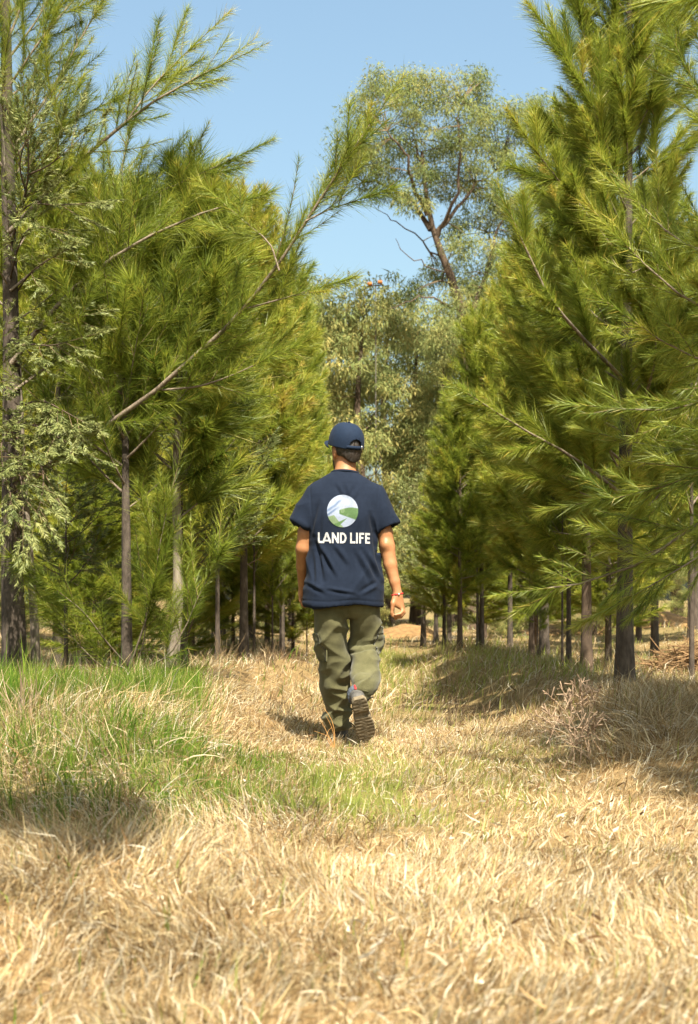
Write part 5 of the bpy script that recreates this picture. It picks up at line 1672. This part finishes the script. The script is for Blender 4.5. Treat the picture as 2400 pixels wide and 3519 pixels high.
# bare dry weed on the right
wy = 6.5
w0 = PX(2012, 2615, wy); w0[2] = gz(w0[0], wy) - 0.02
lines = []
def wl(seq, r, dy=0.0):
    lines.append((np.array([w0 + RNG.normal(size=3) * np.array([0.05, 0.04, 0])] + [PX(a + RNG.normal() * 7, b, wy + dy * (i + 1) / len(seq)) for i, (a, b) in enumerate(seq)]), r * 0.72))
    lp_ = lines[-1][0]
    for f_ in (0.45, 0.7):
        st_ = lp_[0] + (lp_[-1] - lp_[0]) * f_ if len(lp_) < 3 else resample(lp_, 11)[int(f_ * 10)]
        e_ = st_ + np.array([RNG.normal() * 0.06, RNG.normal() * 0.04, 0.05 + 0.06 * RNG.random()])
        lines.append((np.array([st_, (st_ + e_) / 2 + RNG.normal(size=3) * 0.008, e_]), r * 0.45))
wl([(1985, 2500), (1940, 2420), (1880, 2375)], 0.0042, -0.1)
wl([(1990, 2480), (1975, 2420), (1935, 2355)], 0.0045, 0.1)
wl([(2000, 2470), (1995, 2400), (1960, 2340)], 0.0045, -0.05)
wl([(2005, 2480), (2000, 2400), (2005, 2330)], 0.0042, 0.05)
wl([(2020, 2480), (2025, 2420), (2050, 2375), (2030, 2340)], 0.0042, 0.1)
wl([(2015, 2470), (2040, 2420), (2048, 2360)], 0.0038, -0.1)
wl([(1975, 2540), (1920, 2470), (1925, 2440)], 0.0035, -0.15)
wl([(1960, 2550), (1900, 2500), (1860, 2420)], 0.0032, 0.1)
wl([(2008, 2500), (1985, 2440), (1995, 2370)], 0.0035, 0.12)
wl([(1970, 2560), (1890, 2520), (1885, 2470)], 0.003, 0.0)
wd = stick_thing('dry_weed', 'bare branching dry weed standing at the foot of the right bank', 'weed', w0, lines, M['dry_stem'], 'stem')
tipP, tipR = [], []
for pts, r in lines:
    e = pts[-1] - w0; d = norm(pts[-1] - pts[-2])
    for k in range(7):
        b = e - d * RNG.random() * 0.10
        t = b + norm(d + RNG.normal(size=3) * 0.7) * (0.02 + 0.03 * RNG.random())
        tipP.append(np.stack([b, (b + t) / 2, t])); tipR.append([0.0022, 0.0026, 0.0034])
v, q = batch_tubes(np.array(tipP), np.array(tipR), 4)
link('seed_heads', mesh_np('seed_heads', v, [q], [M['dry_stem']]), wd)['kind'] = 'stuff'

# wiry orange twigs beside the left boot
oy = 7.72
o0 = PX(1150, 2560, oy); o0[2] = gz(o0[0], oy) - 0.01
ol = [(np.array([o0] + [PX(a, b, oy) for a, b in seq]), r) for seq, r in [([(1152, 2520), (1148, 2480), (1130, 2450), (1112, 2432)], 0.0022), ([(1130, 2530), (1115, 2495), (1098, 2470)], 0.0020), ([(1122, 2540), (1120, 2510), (1140, 2500)], 0.0018), ([(1146, 2500), (1128, 2475), (1120, 2460)], 0.0016), ([(1140, 2530), (1100, 2520), (1080, 2512)], 0.0016)]]
stick_thing('dry_weed', 'wiry orange dry weed in front of the left boot of the man', 'weed', o0, ol, M['orange_stem'], 'stem')
# wiry weed left of the long right ridge and a thin stalk
for (px, py, Y, n, hgt, lab) in [(1560, 2500, 9.0, 16, 0.22, 'tangled brown weed on the path edge below the long shaded ridge'), (85, 2545, 6.6, 22, 0.26, 'tuft of long bleached straw leaning on the green left bank'), (1535, 2310, 12.6, 3, 0.5, 'thin dry stalk at the near end of the long right ridge'),
                                 (770, 2300, 12.8, 18, 0.28, 'grey twiggy weed at the foot of the slightly crooked trunk'), (930, 2285, 13.0, 16, 0.25, 'grey-brown twiggy weed on top of the left mound')]:
    c = PX(px, py, Y); c[2] = gz(c[0], Y) - 0.01
    L = []
    for k in range(n):
        a = RNG.random() * 6.28; sp = RNG.random() * 0.8
        h = hgt * (0.5 + 0.7 * RNG.random())
        e = c + np.array([math.cos(a) * sp * h, math.sin(a) * sp * h, h])
        L.append((np.array([c + np.array([math.cos(a), math.sin(a), 0]) * 0.03, (c + e) / 2 + RNG.normal(size=3) * 0.02, e]), 0.0028))
    stick_thing('dry_weed', lab, 'weed', c, L, M['dry_stem'] if 'straw' in lab else M['twig'], 'stem')

# heap of rusty cut branches far right
by = 15.6
b0_ = PX(2400, 2300, by); b0_[2] = gz(b0_[0], by)
BP = []
for k in range(420):
    a = RNG.random() * 6.28; r = RNG.random() ** 0.6 * 0.55
    zc = 0.36 * (1 - (r / 0.6) ** 2) * RNG.random()
    p = np.array([math.cos(a) * r, math.sin(a) * r * 0.8, zc])
    d = norm(RNG.normal(size=3) * np.array([1, 1, 0.35])) * (0.15 + 0.25 * RNG.random())
    BP.append(np.stack([p - d, p + RNG.normal(size=3) * 0.02, p + d]))
BP = np.array(BP); BP[:, :, 2] = np.maximum(BP[:, :, 2], 0.01)
heap = empty('brush_heap', b0_)
tag(heap, 'heap of rusty brown cut twigs at the right edge behind the thin stem', 'brush heap')
v, q = batch_tubes(BP, np.tile([[0.0055, 0.005, 0.0025]], (len(BP), 1)), 5)
link('twigs', mesh_np('twigs', v, [q], [M['red_brush']]), heap)['kind'] = 'stuff'

# orange earth banks across the far end
def bank(px0, px1, Y, h, label, seed):
    x0, x1 = (px0 - 1200) / F * Y, (px1 - 1200) / F * Y
    nx, ny = 60, 18
    X = np.linspace(x0, x1, nx); U = np.linspace(-1, 1, ny)
    Xg, Ug = np.meshgrid(X, U, indexing='ij')
    e = np.sin(np.pi * (Xg - x0) / (x1 - x0)) ** 0.5
    Z = h * e * np.maximum(0, 1 - np.abs(Ug) ** 1.6) * (0.65 + 0.7 * noise2(Xg * 1.6, Ug * 2, seed, 3))
    Yg = Y + Ug * 1.3
    V = np.stack([Xg, Yg, ground_z(Xg, Yg) - 0.03 + Z], -1).reshape(-1, 3)
    i = np.arange(nx * ny).reshape(nx, ny)
    q = np.stack([i[:-1, :-1], i[1:, :-1], i[1:, 1:], i[:-1, 1:]], -1).reshape(-1, 4)
    o = link('earth_bank', mesh_np('earth_bank', V, [q], [M['earth']]))
    tag(o, label, kind='structure')
bank(1290, 1500, 31.0, 0.30, 'heap of orange earth at the end of the path', 3)
bank(1750, 2600, 32.5, 0.4, 'low orange earth bank behind the right row', 5)

# young feathery shoots in the right row and at the left
for (x, y, s_, lab) in [(1.98, 14.6, 0.28, 'bright green feathery seedling between two trunks of the right row'), (-0.55, 18.6, 0.42, 'feathery seedling left of the walking man'), (1.72, 13.0, 0.24, 'small feathery seedling beside the reddish trunk')]:
    copy_tree(sap, at(x, y), x * 3, s_, lab, group='feathery casuarina seedlings')

# distant pole with orange boxes over the grove
py_ = 39.1
q0 = PX(1292, 1000, py_); q0[2] = gz(q0[0], py_)
pole = empty('utility_pole', q0)
tag(pole, 'distant dark utility pole with two orange boxes showing among the grove tops', 'utility pole')
def tube_part(name, pts, r, mat, sides=8):
    P = resample(np.asarray(pts) - q0, 6)
    v, q = batch_tubes(P[None], np.full((1, 6), r), sides)
    return link(name, mesh_np(name, v, [q], [mat]), pole)
tube_part('post', [q0, PX(1292, 978, py_)], 0.016, M['pale_post'])
tube_part('crossarm', [PX(1262, 984, py_), PX(1318, 979, py_)], 0.02, M['pale_post'])
for px, py in ((1272, 976), (1307, 970)):
    c = PX(px, py, py_ - 0.1)
    tube_part('insulator_box', [c + np.array([-0.06, 0, 0]), c + np.array([0.06, 0, 0])], 0.055, M['orange_paint'], 6)
